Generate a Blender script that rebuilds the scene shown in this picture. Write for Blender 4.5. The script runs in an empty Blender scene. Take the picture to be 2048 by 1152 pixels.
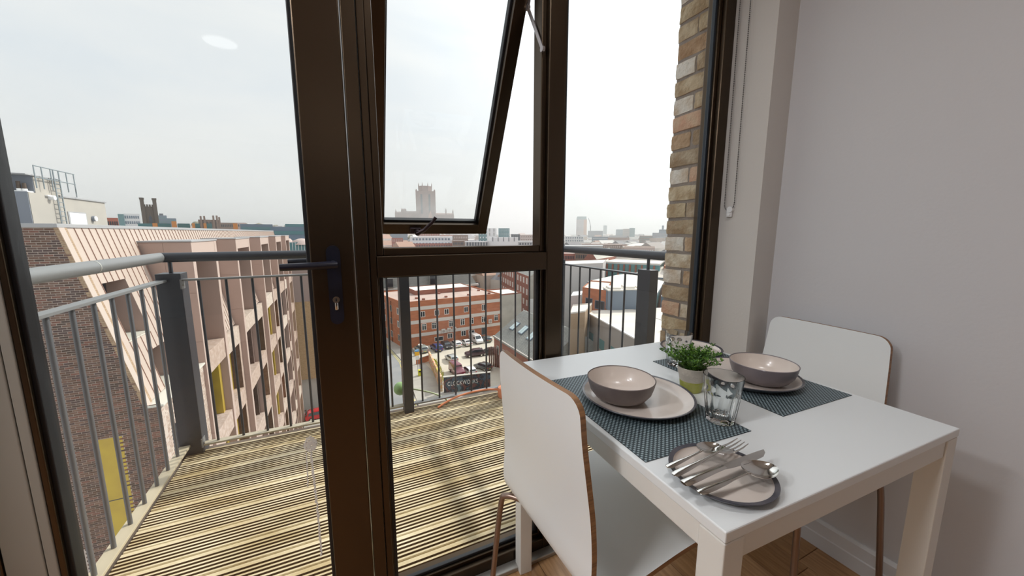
import bpy, bmesh, math, random
from math import sin, cos, tan, radians, pi, sqrt, atan2, exp
from mathutils import Vector, Matrix

SC = bpy.context.scene
COL = SC.collection
random.seed(7)
# ---------------------------------------------------------------- camera
H = 1.17; F = 741.0; TH = radians(8.5); PSI = radians(25.4)
cd = bpy.data.cameras.new('camera'); cam = bpy.data.objects.new('camera', cd); COL.objects.link(cam)
cam.location = (0, 0, H); cam.rotation_euler = (radians(90) - TH, 0, -PSI)
cd.sensor_width = 36; cd.lens = F / 2048 * 36; cd.clip_start = .02; cd.clip_end = 9000
SC.camera = cam
# ---------------------------------------------------------------- exposure
SC.view_settings.view_transform = 'Standard'; SC.view_settings.look = 'None'
SC.view_settings.exposure = 0; SC.view_settings.gamma = 1; SC.view_settings.use_curve_mapping = False
try:
    SC.cycles.use_denoising = True
    SC.cycles.max_bounces = 10; SC.cycles.transparent_max_bounces = 24
    SC.cycles.caustics_reflective = False; SC.cycles.caustics_refractive = False
    SC.cycles.sample_clamp_indirect = 4; SC.cycles.volume_bounces = 0
except Exception: pass
# ---------------------------------------------------------------- sky
W = bpy.data.worlds.new('sky'); SC.world = W; W.use_nodes = True
nt = W.node_tree; nt.nodes.clear()
def N(t, **k):
    n = nt.nodes.new(t)
    for a, b in k.items():
        if a == 'ins':
            for i, v in b.items(): n.inputs[i].default_value = v
        else: setattr(n, a, b)
    return n
L = nt.links.new
tc = N('ShaderNodeTexCoord'); mp = N('ShaderNodeMapping'); mp.inputs['Scale'].default_value = (1.2, 1.2, 4.5)
nz = N('ShaderNodeTexNoise', ins={'Scale': 1.6, 'Detail': 6, 'Roughness': .55, 'Distortion': .4})
cr = N('ShaderNodeValToRGB'); cr.color_ramp.elements[0].position = .38; cr.color_ramp.elements[1].position = .66
cr.color_ramp.elements[0].color = (.86, .90, .945, 1); cr.color_ramp.elements[1].color = (.97, .975, .98, 1)
sx = N('ShaderNodeSeparateXYZ'); mr = N('ShaderNodeMapRange', ins={'From Min': 0.0, 'From Max': .28})
mx = N('ShaderNodeMix', data_type='RGBA'); mx.inputs['A'].default_value = (.95, .935, .91, 1)
bg = N('ShaderNodeBackground', ins={'Strength': 1.04}); wo = N('ShaderNodeOutputWorld')
L(tc.outputs['Generated'], mp.inputs['Vector']); L(mp.outputs[0], nz.inputs['Vector']); L(nz.outputs[0], cr.inputs[0])
L(tc.outputs['Generated'], sx.inputs[0]); L(sx.outputs['Z'], mr.inputs['Value']); L(mr.outputs[0], mx.inputs['Factor'])
# hazy aureole round the sun
SUN_AZ, SUN_EL = radians(72), radians(41)
dp = N('ShaderNodeVectorMath', operation='DOT_PRODUCT'); dp.inputs[1].default_value = (sin(SUN_AZ) * cos(SUN_EL), cos(SUN_AZ) * cos(SUN_EL), sin(SUN_EL))
m0 = N('ShaderNodeMath', operation='MAXIMUM', ins={1: 0.0}); m1 = N('ShaderNodeMath', operation='POWER', ins={1: 5.0}); m2 = N('ShaderNodeMath', operation='MULTIPLY_ADD', ins={1: 1.7, 2: .98})
L(tc.outputs['Generated'], dp.inputs[0]); L(dp.outputs['Value'], m0.inputs[0]); L(m0.outputs[0], m1.inputs[0]); L(m1.outputs[0], m2.inputs[0]); L(m2.outputs[0], bg.inputs['Strength'])
L(cr.outputs[0], mx.inputs['B']); L(mx.outputs['Result'], bg.inputs['Color']); L(bg.outputs[0], wo.inputs['Surface'])
# ---------------------------------------------------------------- sun
sd = bpy.data.lights.new('sun', 'SUN'); sd.energy = 3.7; sd.angle = radians(1.6); sd.color = (1, .95, .86)
so = bpy.data.objects.new('sun', sd); COL.objects.link(so)
sv = Vector((sin(SUN_AZ) * cos(SUN_EL), cos(SUN_AZ) * cos(SUN_EL), sin(SUN_EL)))
so.rotation_euler = sv.to_track_quat('Z', 'Y').to_euler(); so.location = (6, 4, 8)
# light of the ceiling lamps and added fill is made in ceiling_or_fill_light() below
LAMP_W = 14

# ---------------------------------------------------------------- pixel rays of the calibrated view
_r = Vector((cos(PSI), -sin(PSI), 0)); _fh = Vector((sin(PSI), cos(PSI), 0)); _z = Vector((0, 0, 1))
_f = cos(TH) * _fh - sin(TH) * _z; _u = sin(TH) * _fh + cos(TH) * _z; EYE = Vector((0, 0, H))
def ray(x, y): return _f + _r * ((x - 1024) / F) + _u * ((576 - y) / F)
def gz(x, y, z): d = ray(x, y); return EYE + d * ((z - H) / d.z)
def gy(x, y, Y): d = ray(x, y); return EYE + d * (Y / d.y)
def gx(x, y, X): d = ray(x, y); return EYE + d * (X / d.x)
def gd(x, y, D): d = ray(x, y); return EYE + d * (D / sqrt(d.x ** 2 + d.y ** 2))

# ---------------------------------------------------------------- materials
def mat(name, col, rough=.6, metal=0, var=None, scale=8, col2=None, bump=0, bscale=60, spec=.5, rnd=None, detail=4, stretch=None, coat=0, streak=None):
    """col/col2 mixed by object-space noise; rnd = list of colours picked per piece"""
    m = bpy.data.materials.new(name); m.use_nodes = True; t = m.node_tree; b = t.nodes['Principled BSDF']
    b.inputs['Roughness'].default_value = rough; b.inputs['Metallic'].default_value = metal
    b.inputs['Specular IOR Level'].default_value = spec
    if coat: b.inputs['Coat Weight'].default_value = coat; b.inputs['Coat Roughness'].default_value = .08
    c = (*col, 1)
    b.inputs['Base Color'].default_value = c
    def nn(ty, **ins):
        n = t.nodes.new(ty)
        for k, v in ins.items(): n.inputs[k].default_value = v
        return n
    geo = t.nodes.new('ShaderNodeTexCoord'); src = geo.outputs['Object']
    if stretch:
        mpn = t.nodes.new('ShaderNodeMapping'); mpn.inputs['Scale'].default_value = stretch
        t.links.new(src, mpn.inputs[0]); src = mpn.outputs[0]
    base = None
    if rnd:
        oi = t.nodes.new('ShaderNodeObjectInfo'); gi = t.nodes.new('ShaderNodeNewGeometry')
        ad = t.nodes.new('ShaderNodeMath'); ad.operation = 'ADD'; fr = t.nodes.new('ShaderNodeMath'); fr.operation = 'FRACT'
        t.links.new(oi.outputs['Random'], ad.inputs[0]); t.links.new(gi.outputs['Random Per Island'], ad.inputs[1]); t.links.new(ad.outputs[0], fr.inputs[0])
        r = t.nodes.new('ShaderNodeValToRGB'); e = r.color_ramp.elements
        r.color_ramp.interpolation = 'CONSTANT'
        while len(e) < len(rnd): e.new(.5)
        for i, cc in enumerate(rnd): e[i].position = i / len(rnd); e[i].color = (*cc, 1)
        t.links.new(fr.outputs[0], r.inputs[0]); base = r.outputs[0]
    if col2:
        n = nn('ShaderNodeTexNoise', Scale=scale, Detail=detail); t.links.new(src, n.inputs['Vector'])
        r = t.nodes.new('ShaderNodeValToRGB'); r.color_ramp.elements[0].position = .38; r.color_ramp.elements[1].position = .64
        t.links.new(n.outputs[0], r.inputs[0])
        x = t.nodes.new('ShaderNodeMix'); x.data_type = 'RGBA'
        if base is not None:
            x.blend_type = 'MULTIPLY'; x.inputs['Factor'].default_value = 1
            r.color_ramp.elements[0].color = (*col2, 1); r.color_ramp.elements[1].color = (1, 1, 1, 1)
            t.links.new(base, x.inputs['A']); t.links.new(r.outputs[0], x.inputs['B'])
        else:
            t.links.new(r.outputs[0], x.inputs['Factor']); x.inputs['A'].default_value = c; x.inputs['B'].default_value = (*col2, 1)
        base = x.outputs['Result']
    if base is not None: t.links.new(base, b.inputs['Base Color'])
    if bump:
        n = nn('ShaderNodeTexNoise', Scale=bscale, Detail=3); t.links.new(src, n.inputs['Vector'])
        bp = nn('ShaderNodeBump', Strength=bump, Distance=.01); t.links.new(n.outputs[0], bp.inputs['Height']); t.links.new(bp.outputs[0], b.inputs['Normal'])
    return m
def glassmat(name, tint=(.97, .985, .98), refl=.9, rough=0.0):
    m = bpy.data.materials.new(name); m.use_nodes = True; t = m.node_tree; t.nodes.clear()
    tr = t.nodes.new('ShaderNodeBsdfTransparent'); tr.inputs[0].default_value = (*tint, 1)
    gl = t.nodes.new('ShaderNodeBsdfGlossy'); gl.inputs['Roughness'].default_value = rough
    fr = t.nodes.new('ShaderNodeLayerWeight'); pw = t.nodes.new('ShaderNodeMath'); pw.operation = 'POWER'; pw.inputs[1].default_value = 5
    mu = t.nodes.new('ShaderNodeMath'); mu.operation = 'MULTIPLY_ADD'; mu.inputs[1].default_value = .9 * refl; mu.inputs[2].default_value = .038 * refl
    mixn = t.nodes.new('ShaderNodeMixShader'); o = t.nodes.new('ShaderNodeOutputMaterial')
    t.links.new(fr.outputs['Facing'], pw.inputs[0]); t.links.new(pw.outputs[0], mu.inputs[0]); t.links.new(mu.outputs[0], mixn.inputs[0]); t.links.new(tr.outputs[0], mixn.inputs[1])
    t.links.new(gl.outputs[0], mixn.inputs[2]); t.links.new(mixn.outputs[0], o.inputs[0])
    return m

# ---------------------------------------------------------------- mesh builder
class MB:
    def __init__(s): s.v = []; s.f = []; s.m = []; s.mi = 0; s.smooth = False
    def add(s, vs, fs):
        o = len(s.v); s.v += [tuple(v) for v in vs]; s.f += [tuple(i + o for i in f) for f in fs]; s.m += [s.mi] * len(fs)
        return s
    def box(s, x0, x1, y0, y1, z0, z1, M=None, j=0):
        vs = [Vector((x, y, z)) for x in (x0, x1) for y in (y0, y1) for z in (z0, z1)]
        if j: vs = [v + Vector((random.uniform(-j, j), random.uniform(-j, j), random.uniform(-j, j))) for v in vs]
        if M: vs = [M @ v for v in vs]
        return s.add(vs, [(0, 1, 3, 2), (4, 6, 7, 5), (0, 4, 5, 1), (2, 3, 7, 6), (0, 2, 6, 4), (1, 5, 7, 3)])
    def bbox(s, x0, x1, y0, y1, z0, z1, b=.004, M=None):
        """box with chamfered edges"""
        bm = bmesh.new(); bmesh.ops.create_cube(bm, size=1)
        for v in bm.verts: v.co = Vector(((x0 + x1) / 2 + v.co.x * (x1 - x0), (y0 + y1) / 2 + v.co.y * (y1 - y0), (z0 + z1) / 2 + v.co.z * (z1 - z0)))
        bmesh.ops.bevel(bm, geom=bm.edges[:] , offset=b, segments=2, profile=.5, affect='EDGES')
        if M: bm.transform(M)
        bm.verts.index_update()
        s.add([v.co for v in bm.verts], [[v.index for v in f.verts] for f in bm.faces]); bm.free(); return s
    def bar(s, a, b, w, h, up=Vector((0, 0, 1)), bev=0):
        a = Vector(a); b = Vector(b); d = (b - a); l = d.length; d.normalize()
        r = d.cross(up); r = r.normalized() if r.length > 1e-6 else Vector((1, 0, 0)); u = r.cross(d)
        M = Matrix((( r.x, d.x, u.x, a.x), (r.y, d.y, u.y, a.y), (r.z, d.z, u.z, a.z), (0, 0, 0, 1)))
        if bev: return s.bbox(-w / 2, w / 2, 0, l, -h / 2, h / 2, bev, M)
        return s.box(-w / 2, w / 2, 0, l, -h / 2, h / 2, M)
    def tube(s, pts, r, n=10, cap=True, closed=False):
        pts = [Vector(p) for p in pts]; k = len(pts); rs = r if isinstance(r, (list, tuple)) else [r] * k
        rings = []; prev = None
        for i, p in enumerate(pts):
            if closed: d = pts[(i + 1) % k] - pts[i - 1]
            else: d = pts[min(i + 1, k - 1)] - pts[max(i - 1, 0)]
            d.normalize()
            if prev is None:
                a = d.cross(Vector((0, 0, 1)));  a = a if a.length > .05 else d.cross(Vector((1, 0, 0)))
            else: a = prev - d * prev.dot(d)
            a.normalize(); prev = a; b = d.cross(a)
            rings.append([p + (a * cos(2 * pi * q / n) + b * sin(2 * pi * q / n)) * rs[i] for q in range(n)])
        vs = [v for R in rings for v in R]; fs = []
        m = k if closed else k - 1
        for i in range(m):
            for q in range(n):
                A = i * n; B = ((i + 1) % k) * n
                fs.append((A + q, A + (q + 1) % n, B + (q + 1) % n, B + q))
        if cap and not closed: fs += [tuple(range(n - 1, -1, -1)), tuple(range((k - 1) * n, k * n))]
        return s.add(vs, fs)
    def lathe(s, prof, c=(0, 0, 0), n=48, rad=None, close=True):
        vs = []; fs = []; k = len(prof)
        for q in range(n):
            a = 2 * pi * q / n
            for i, (r, z) in enumerate(prof):
                rr = r * (rad(a, i, r, z) if rad else 1)
                vs.append((c[0] + rr * cos(a), c[1] + rr * sin(a), c[2] + z))
        for q in range(n):
            A = q * k; B = ((q + 1) % n) * k
            for i in range(k - 1): fs.append((A + i, B + i, B + i + 1, A + i + 1))
        return s.add(vs, fs)
    def prism(s, poly, z0, z1):
        """poly ccw list of (x,y); z1 may be a list"""
        k = len(poly); z1s = z1 if isinstance(z1, (list, tuple)) else [z1] * k
        vs = [(p[0], p[1], z0) for p in poly] + [(p[0], p[1], z1s[i]) for i, p in enumerate(poly)]
        fs = [(i, (i + 1) % k, k + (i + 1) % k, k + i) for i in range(k)] + [tuple(range(k, 2 * k)), tuple(range(k - 1, -1, -1))]
        return s.add(vs, fs)
    def extr(s, prof, a, b, u, w):
        """profile [(p,q)] in axes u,w at points a..b"""
        a = Vector(a); b = Vector(b); u = Vector(u); w = Vector(w); k = len(prof)
        vs = [a + u * p + w * q for p, q in prof] + [b + u * p + w * q for p, q in prof]
        return s.add(vs, [(i, (i + 1) % k, k + (i + 1) % k, k + i) for i in range(k)] + [tuple(range(k - 1, -1, -1)), tuple(range(k, 2 * k))])
    def mesh(s, name, mats, off=None, smooth=None):
        me = bpy.data.meshes.new(name)
        vs = s.v if off is None else [tuple(off @ Vector(v)) for v in s.v]
        me.from_pydata(vs, [], s.f)
        if not isinstance(mats, (list, tuple)): mats = [mats]
        for m in mats: me.materials.append(m)
        if len(mats) > 1: me.polygons.foreach_set('material_index', s.m)
        me.update()
        bm = bmesh.new(); bm.from_mesh(me); bmesh.ops.recalc_face_normals(bm, faces=bm.faces); bm.to_mesh(me); bm.free()
        if smooth is None: smooth = s.smooth
        if smooth:
            me.polygons.foreach_set('use_smooth', [True] * len(me.polygons))
            try: me.set_sharp_from_angle(angle=radians(smooth if smooth is not True else 40))
            except Exception: pass
        return me
_wm = {}
def wmat(o):
    M = Matrix.Translation(o.location) @ o.rotation_euler.to_matrix().to_4x4()
    if o.scale != Vector((1, 1, 1)): M = M @ Matrix.Diagonal((*o.scale, 1))
    return (wmat(o.parent) @ M) if o.parent else M
def obj(name, mb, mats, parent=None, smooth=None, local=False, label=None, kind=None):
    off = None if (parent is None or local) else wmat(parent).inverted()
    o = bpy.data.objects.new(name, mb.mesh(name, mats, off, smooth) if isinstance(mb, MB) else mb)
    COL.objects.link(o)
    if parent: o.parent = parent
    if label: o['label'] = label
    if kind: o['kind'] = kind
    return o
def inst(name, me, parent, loc, rot=(0, 0, 0), sc=(1, 1, 1)):
    """part sharing mesh data; loc in the parent's own axes"""
    o = bpy.data.objects.new(name, me); COL.objects.link(o); o.parent = parent; o.location = loc; o.rotation_euler = rot; o.scale = sc
    return o
def thing(name, label, cat, loc=(0, 0, 0), rz=0, group=None, kind=None):
    o = bpy.data.objects.new(name, None); COL.objects.link(o); o.location = loc; o.rotation_euler = (0, 0, rz); o.empty_display_size = .1
    if label: o['label'] = label
    if cat: o['category'] = cat
    if group: o['group'] = group
    if kind: o['kind'] = kind
    return o
def tag(o, label, cat, group=None, kind=None):
    o['label'] = label; o['category'] = cat
    if group: o['group'] = group
    if kind: o['kind'] = kind
    return o
def dup(root, loc=None, rz=None, label=None):
    def cp(o, par):
        c = o.copy(); COL.objects.link(c); c.parent = par
        for ch in list(o.children): cp(ch, c)
        return c
    r = cp(root, None)
    if loc is not None: r.location = loc
    if rz is not None: r.rotation_euler = (0, 0, rz)
    if label: r['label'] = label
    return r
# ================================================================ MATERIALS
M_bronze = mat('bronze_frame', (.085, .062, .043), .34, 1.0, bump=.02, bscale=300)
M_black = mat('black_gasket', (.008, .009, .012), .5)
M_white = mat('white_plaster', (.70, .69, .68), .85, bump=.05, bscale=120)
M_wall = mat('wall_paint', (.60, .595, .61), .85, bump=.04, bscale=90)
M_lam = mat('white_laminate', (.79, .815, .82), .32, bump=.01, bscale=400)
M_tabpaint = mat('white_table_paint', (.74, .73, .69), .4)
M_skirt = mat('skirting_paint', (.72, .73, .75), .45)
M_ply = mat('beech_ply_edge', (.33, .17, .075), .5, col2=(.20, .10, .045), scale=3, stretch=(1, 1, 60))
M_tube = mat('bronze_tube', (.30, .22, .18), .3, .85)
M_steel = mat('polished_steel', (.66, .64, .61), .13, 1)
M_rail = mat('backlit_grey_steel', (.05, .054, .065), .38, .3, bump=.04, bscale=60)  # railing steel darkened for its backlit front, shade put into the colour
M_railL = mat('sunlit_grey_steel', (.24, .245, .25), .4, .3, bump=.05, bscale=50)  # lit copy of the railing steel, sun on the left side in its colour
M_glass = glassmat('window_glass')
M_glass2 = glassmat('facade_glass', (.35, .42, .45), 1.6)
M_tum = bpy.data.materials.new('tumbler_glass'); M_tum.use_nodes = True
_b = M_tum.node_tree.nodes['Principled BSDF']; _b.inputs['Transmission Weight'].default_value = 1; _b.inputs['Roughness'].default_value = .01
_b.inputs['IOR'].default_value = 1.47; _b.inputs['Base Color'].default_value = (.96, .985, .985, 1)
M_floor = mat('oak_floor', (.46, .26, .12), .35, rnd=[(.50, .29, .14), (.44, .245, .11), (.55, .33, .17), (.40, .22, .10)], col2=(.72, .66, .6), scale=9, stretch=(9, .8, 1), detail=6)

# ================================================================ ROOM
XL, XR = -2.7, 1.58          # room walls
YW = 1.05                    # room side of the window frames
XREV, YCOR = 1.46, .89       # right reveal
ZC = 2.42; ZH = 2.14
fl = thing('floor', None, None, kind='structure')
obj('subfloor', MB().box(XL, XR, -4.4, 1.16, -.2, -.012), mat('subfloor', (.2, .12, .06)), fl)
pw, plen = .142, 1.25
col_n = 0; x = XR
while x > XL:
    x0 = max(x - pw, XL); y = 1.045 - random.uniform(.1, 1.2) if col_n else .62
    ys = [1.05]; 
    while y > -4.4: ys.append(y); y -= plen
    ys.append(-4.4)
    for a, b in zip(ys, ys[1:]):
        if a - b > .01: obj('plank', MB().bbox(x0 + .0008, x - .0008, b + .0008, a - .0008, -.012, 0, .0012), M_floor, fl)
    x = x0; col_n += 1
M_ceil = mat('ceiling_paint', (.8, .8, .79), .9)
obj('ceiling', MB().box(XL - .2, XR + .2, -4.6, 1.3, ZC, ZC + .2), M_ceil, kind='structure')
obj('wall_right', MB().box(XR, XR + .2, -4.6, YCOR + .2, -.2, ZC), M_wall, kind='structure')
obj('wall_left', MB().box(XL - .2, XL, -4.6, 1.3, -.2, ZC), M_wall, kind='structure')
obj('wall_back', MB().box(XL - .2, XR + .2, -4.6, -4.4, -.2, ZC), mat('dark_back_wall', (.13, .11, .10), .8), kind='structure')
# window wall: pier right of the window (its outer leaf is the brick pier), wall left of the door, lintel
wf = MB(); wf.box(XREV, XR, YCOR, 1.17, -.1, ZC)
obj('wall_front', wf, mat('pier_plaster', (.60, .57, .54), .85, bump=.05, bscale=120), kind='structure')
wf = MB(); wf.box(XL, -.76, .93, 1.17, -.1, ZC); obj('wall_front_left', wf, M_white, kind='structure')['label'] = 'white plaster wall left of the balcony door'
wf = MB(); wf.box(-.76, XREV, .93, 1.17, ZH + .06, ZC); obj('wall_front_lintel', wf, M_white, kind='structure')['label'] = 'white plaster lintel above the window'
wb = MB().extr([(0, 0), (.016, 0), (.016, .052), (.013, .056), (.013, .098), (.006, .108), (0, .108)], (XR, -4.4, 0), (XR, YCOR, 0), (-1, 0, 0), (0, 0, 1))
obj('baseboard_right', wb, M_skirt, kind='structure')
wb = MB().extr([(0, 0), (.016, 0), (.016, .052), (.013, .056), (.013, .098), (.006, .108), (0, .108)], (XREV + .002, YCOR, 0), (XR - .02, YCOR, 0), (0, -1, 0), (0, 0, 1))
obj('baseboard_front', wb, M_skirt, kind='structure')

# ---------------------------------------------------------------- window and door
def ring(x0, x1, z0, z1, y0, y1, w, wz=None, b=.002):
    """four-sided frame, returns MB"""
    m = MB(); wz = wz or w
    m.bbox(x0, x0 + w, y0, y1, z0, z1, b); m.bbox(x1 - w, x1, y0, y1, z0, z1, b)
    m.bbox(x0 + w, x1 - w, y0, y1, z0, z0 + wz, b); m.bbox(x0 + w, x1 - w, y0, y1, z1 - wz, z1, b)
    return m
ZT0, ZT1 = 1.05, 1.107
w1 = thing('window_1', None, None, (.35, YW, 0), kind='structure')
m = MB(); m.bbox(.046, .079, YW, 1.13, 0, ZH, .002); obj('door_post', m, M_bronze, w1)
m = MB(); m.bbox(.081, .099, YW + .006, 1.13, 0, ZH, .002); m.bbox(.0995, .119, YW + .018, 1.12, ZT1, ZH - .03, .003); m.bbox(.0995, .104, YW + .018, 1.12, .03, ZT0, .002); obj('jamb', m, M_bronze, w1)
m = MB(); m.bbox(.099, .625, YW, 1.13, ZT0, ZT1, .002); m.bbox(.119, .608, YW + .018, 1.12, ZT1, ZT1 + .022, .003); obj('transom', m, M_bronze, w1)
m = MB(); m.bbox(.625, .684, YW, 1.13, 0, ZH, .003); m.bbox(.608, .625, YW + .018, 1.12, ZT1, ZH - .03, .003); m.bbox(.613, .625, YW + .018, 1.12, .03, ZT0, .003); obj('mullion', m, M_bronze, w1)
m = MB(); m.bbox(.099, .625, YW, 1.13, 0, .052, .003); m.bbox(.104, .613, YW + .018, 1.12, .052, .066, .002); obj('bottom_rail', m, M_bronze, w1)
m = MB(); m.bbox(-.76, XREV, YW, 1.13, ZH, ZH + .06, .003); obj('head', m, M_bronze, w1)
obj('gasket', ring(.1045, .612, .066, ZT0 + .004, 1.078, 1.092, .011, .010, .002), M_black, w1)
obj('pane', MB().box(.11, .608, 1.081, 1.089, .07, ZT0), M_glass, w1)
# threshold strip in front of the windows
m = MB(); m.bbox(-.76, XREV, YW - .035, YW, 0, .016, .003); obj('threshold', m, mat('threshold_aluminium', (.42, .40, .37), .35, .7), kind='structure')
# open top-hung sash
hy, hz = 1.10, 2.07; by, bz = 1.565, 1.178
ang = atan2(by - hy, hz - bz); Ls = sqrt((by - hy) ** 2 + (hz - bz) ** 2)
sash = thing('sash', None, None); del_keys = None
sash.parent = w1; sash.location = (0, hy - YW, hz); sash.rotation_euler = (-0.0, 0, 0)
bpy.context.view_layer.update()
Rs = Matrix.Translation((.35, hy, hz)) @ Matrix.Rotation(ang, 4, 'X')
bpy.data.objects.remove(sash)
def sashmesh(m): 
    q = MB(); q.v = [tuple(Rs @ Vector(v)) for v in m.v]; q.f = m.f; q.m = m.m; return q
hx0, hx1 = .13 - .35, .605 - .35
sash = obj('sash', sashmesh(ring(hx0, hx1, -Ls, 0, -.03, .025, .043)), M_bronze, w1, label='open top-hung bronze sash')
obj('sash_gasket', sashmesh(ring(hx0 + .041, hx1 - .041, -Ls + .041, -.041, -.006, .018, .009)), M_black, sash)
obj('pane', sashmesh(MB().box(hx0 + .04, hx1 - .04, 0, .008, -Ls + .04, -.04)), M_glass, sash)
# espagnolette handle
m = MB(); m.smooth = 50
cx = -.055
m.bbox(cx - .022, cx + .022, -.042, -.030, -Ls + .006, -Ls + .032, .004); m.tube([(cx + .005, -.04, -Ls + .018), (cx + .005, -.058, -Ls + .018)], .011, 14)
m.tube([(cx + .004, -.056, -Ls + .016), (cx + .03, -.062, -Ls + .036), (cx + .058, -.066, -Ls + .072), (cx + .07, -.064, -Ls + .092)], [.009, .0075, .0065, .007], 12)
obj('sash_handle', sashmesh(m), mat('dark_bronze_handle', (.05, .035, .04), .3, .8), sash)
m = MB(); m.smooth = 50
m.tube([(cx + .018, -.042, -Ls + .014), (cx + .018, -.046, -Ls + .014)], .005, 12); obj('key_lock', sashmesh(m), M_steel, sash)
# friction stay
m = MB(); a = gx(1085, 98, .606); b = Rs @ Vector((hx1 - .012, -.02, -.16)); b = gx(1056, 16, .603)
m.bar(a, b, .012, .003, up=Vector((1, 0, 0))); m.bar(b, b + Vector((-.0, -.045, .10)), .012, .004, up=Vector((1, 0, 0)))
m.tube([a + Vector((-.004, 0, 0)), a + Vector((.004, 0, 0))], .009, 12); m.tube([b + Vector((-.004, 0, 0)), b + Vector((.004, 0, 0))], .009, 12)
obj('friction_stay', m, mat('stay_zinc', (.42, .38, .38), .35, .8), w1)
# right fixed light
w2 = thing('window_2', None, None, (1.07, YW, 0), kind='structure')
m = MB(); m.bbox(1.405, XREV, YW, 1.13, 0, ZH, .004); m.bbox(1.388, 1.405, YW + .018, 1.12, .05, ZH - .03, .003); obj('jamb', m, M_bronze, w2)
m = MB(); m.bbox(.684, 1.405, YW, 1.13, 0, .052, .003); obj('bottom_rail', m, M_bronze, w2)
m = MB(); m.bbox(.684, .700, YW + .018, 1.12, .05, ZH - .03, .003); obj('bead', m, M_bronze, w2)
obj('gasket', ring(.698, 1.390, .05, ZH - .02, 1.078, 1.094, .012), mat('blue_black_gasket', (.012, .022, .035), .4), w2)
obj('pane', MB().box(.70, 1.388, 1.082, 1.090, .055, ZH - .022), M_glass, w2)
# door leaf
d1 = thing('door_1', None, None, (-.31, YW, 0), kind='structure')
m = MB(); m.bbox(-.058, .043, YW, 1.11, .012, ZH - .004, .003); obj('stile', m, M_bronze, d1)
M_stL = mat('grey_beige_satin', (.33, .315, .285), .38)  # even grey-beige for the strip along the left of the door
m = MB(); m.bbox(-.5815, -.571, YW + .002, 1.11, .012, ZH - .004, .002); obj('glazing_bead', m, M_bronze, d1)
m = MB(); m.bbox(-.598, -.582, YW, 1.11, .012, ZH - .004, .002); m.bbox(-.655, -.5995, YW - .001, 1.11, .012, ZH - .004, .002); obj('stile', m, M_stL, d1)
m = MB(); m.bbox(-.572, -.058, YW, 1.11, .012, .10, .003); obj('bottom_rail', m, M_bronze, d1)
m = MB(); m.bbox(-.572, -.058, YW, 1.11, ZH - .09, ZH - .004, .003); obj('top_rail', m, M_bronze, d1)
obj('gasket', ring(-.573, -.057, .099, ZH - .089, 1.062, 1.098, .010), M_black, d1)
obj('pane', MB().box(-.565, -.065, 1.076, 1.084, .105, ZH - .095), M_glass, d1)
m = MB(); m.bbox(-.70, -.658, YW, 1.13, 0, ZH, .003); obj('frame_post', m, M_bronze, d1)
obj('trim_1', MB().box(-.76, -.70, .93, 1.13, 0, ZH), M_white, kind='structure')
# lever handle
M_navy = mat('black_handle', (.006, .007, .016), .32)
m = MB(); m.smooth = 40
def rplate(m, x0, x1, z0, z1, y0, y1, n=8):
    r = (x1 - x0) / 2; cxx = (x0 + x1) / 2
    pts = [(cxx + r * cos(a), z1 - r + r * sin(a)) for a in [pi * i / n for i in range(n + 1)]] + [(cxx + r * cos(a), z0 + r + r * sin(a)) for a in [pi + pi * i / n for i in range(n + 1)]]
    k = len(pts)
    m.add([(x, y0, z) for x, z in pts] + [(x, y1, z) for x, z in pts], [(i, (i + 1) % k, k + (i + 1) % k, k + i) for i in range(k)] + [tuple(range(k)), tuple(range(2 * k - 1, k - 1, -1))])
rplate(m, -.022, .010, .935, 1.138, YW - .010, YW)
hd = obj('handle_plate', m, M_navy, d1)
m = MB(); m.smooth = 50
m.tube([(-.007, YW - .008, 1.092), (-.007, YW - .05, 1.092)], .009, 14)
m.tube([(.002, YW - .05, 1.092), (-.02, YW - .052, 1.092), (-.06, YW - .053, 1.091), (-.118, YW - .050, 1.090)], [.0085, .0095, .009, .0085], 14)
obj('lever', m, M_navy, hd)
m = MB(); m.smooth = 50; m.tube([(-.006, YW - .014, 1.0), (-.006, YW - .009, 1.0)], .0085, 16); m.bbox(-.0105, -.0015, YW - .0135, YW - .009, .972, .999, .003); obj('key_cylinder', m, M_steel, hd)
m = MB(); m.box(-.0075, -.0045, YW - .0145, YW - .0138, .996, 1.004); obj('keyhole', m, M_black, hd)
m = MB(); m.smooth = 50; m.tube([(-.007, 1.11, 1.092), (-.007, 1.16, 1.092), (-.02, 1.165, 1.092), (-.118, 1.162, 1.09)], .009, 14); rplate(m, -.022, .010, .935, 1.138, 1.11, 1.12); obj('outer_handle', m, M_navy, d1)
# blind chain on the reveal
bc = thing('blind_chain', 'beaded metal roller blind chain hanging in a loop on the white window reveal', 'blind chain', (XREV - .012, 1.0, 1.24))
pts = []; z = 2.41
while z > 1.29: pts.append((XREV - .012, 1.032 - .006 * (2.41 - z), z)); z -= .0065
for i in range(15): a = pi * i / 14; pts.append((XREV - .012, 1.005 + .0205 * cos(a), 1.287 - .03 * sin(a)))
z = 1.29
while z < 2.41: pts.append((XREV - .012, .984 + .006 * (z - 1.29), z)); z += .0065
m = MB(); 
ico = bmesh.new(); bmesh.ops.create_icosphere(ico, subdivisions=1, radius=.0024); iv = [v.co.copy() for v in ico.verts]; jf = [[v.index for v in f.verts] for f in ico.faces]; ico.free()
for p in pts: m.add([v + Vector(p) for v in iv], jf)
m.tube([p for p in pts], .0007, 4)
obj('bead_chain', m, mat('chain_metal', (.10, .09, .085), .4, .6), bc, kind='stuff')
M_clr = mat('clear_plastic', (.75, .75, .76), .15); 
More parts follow.
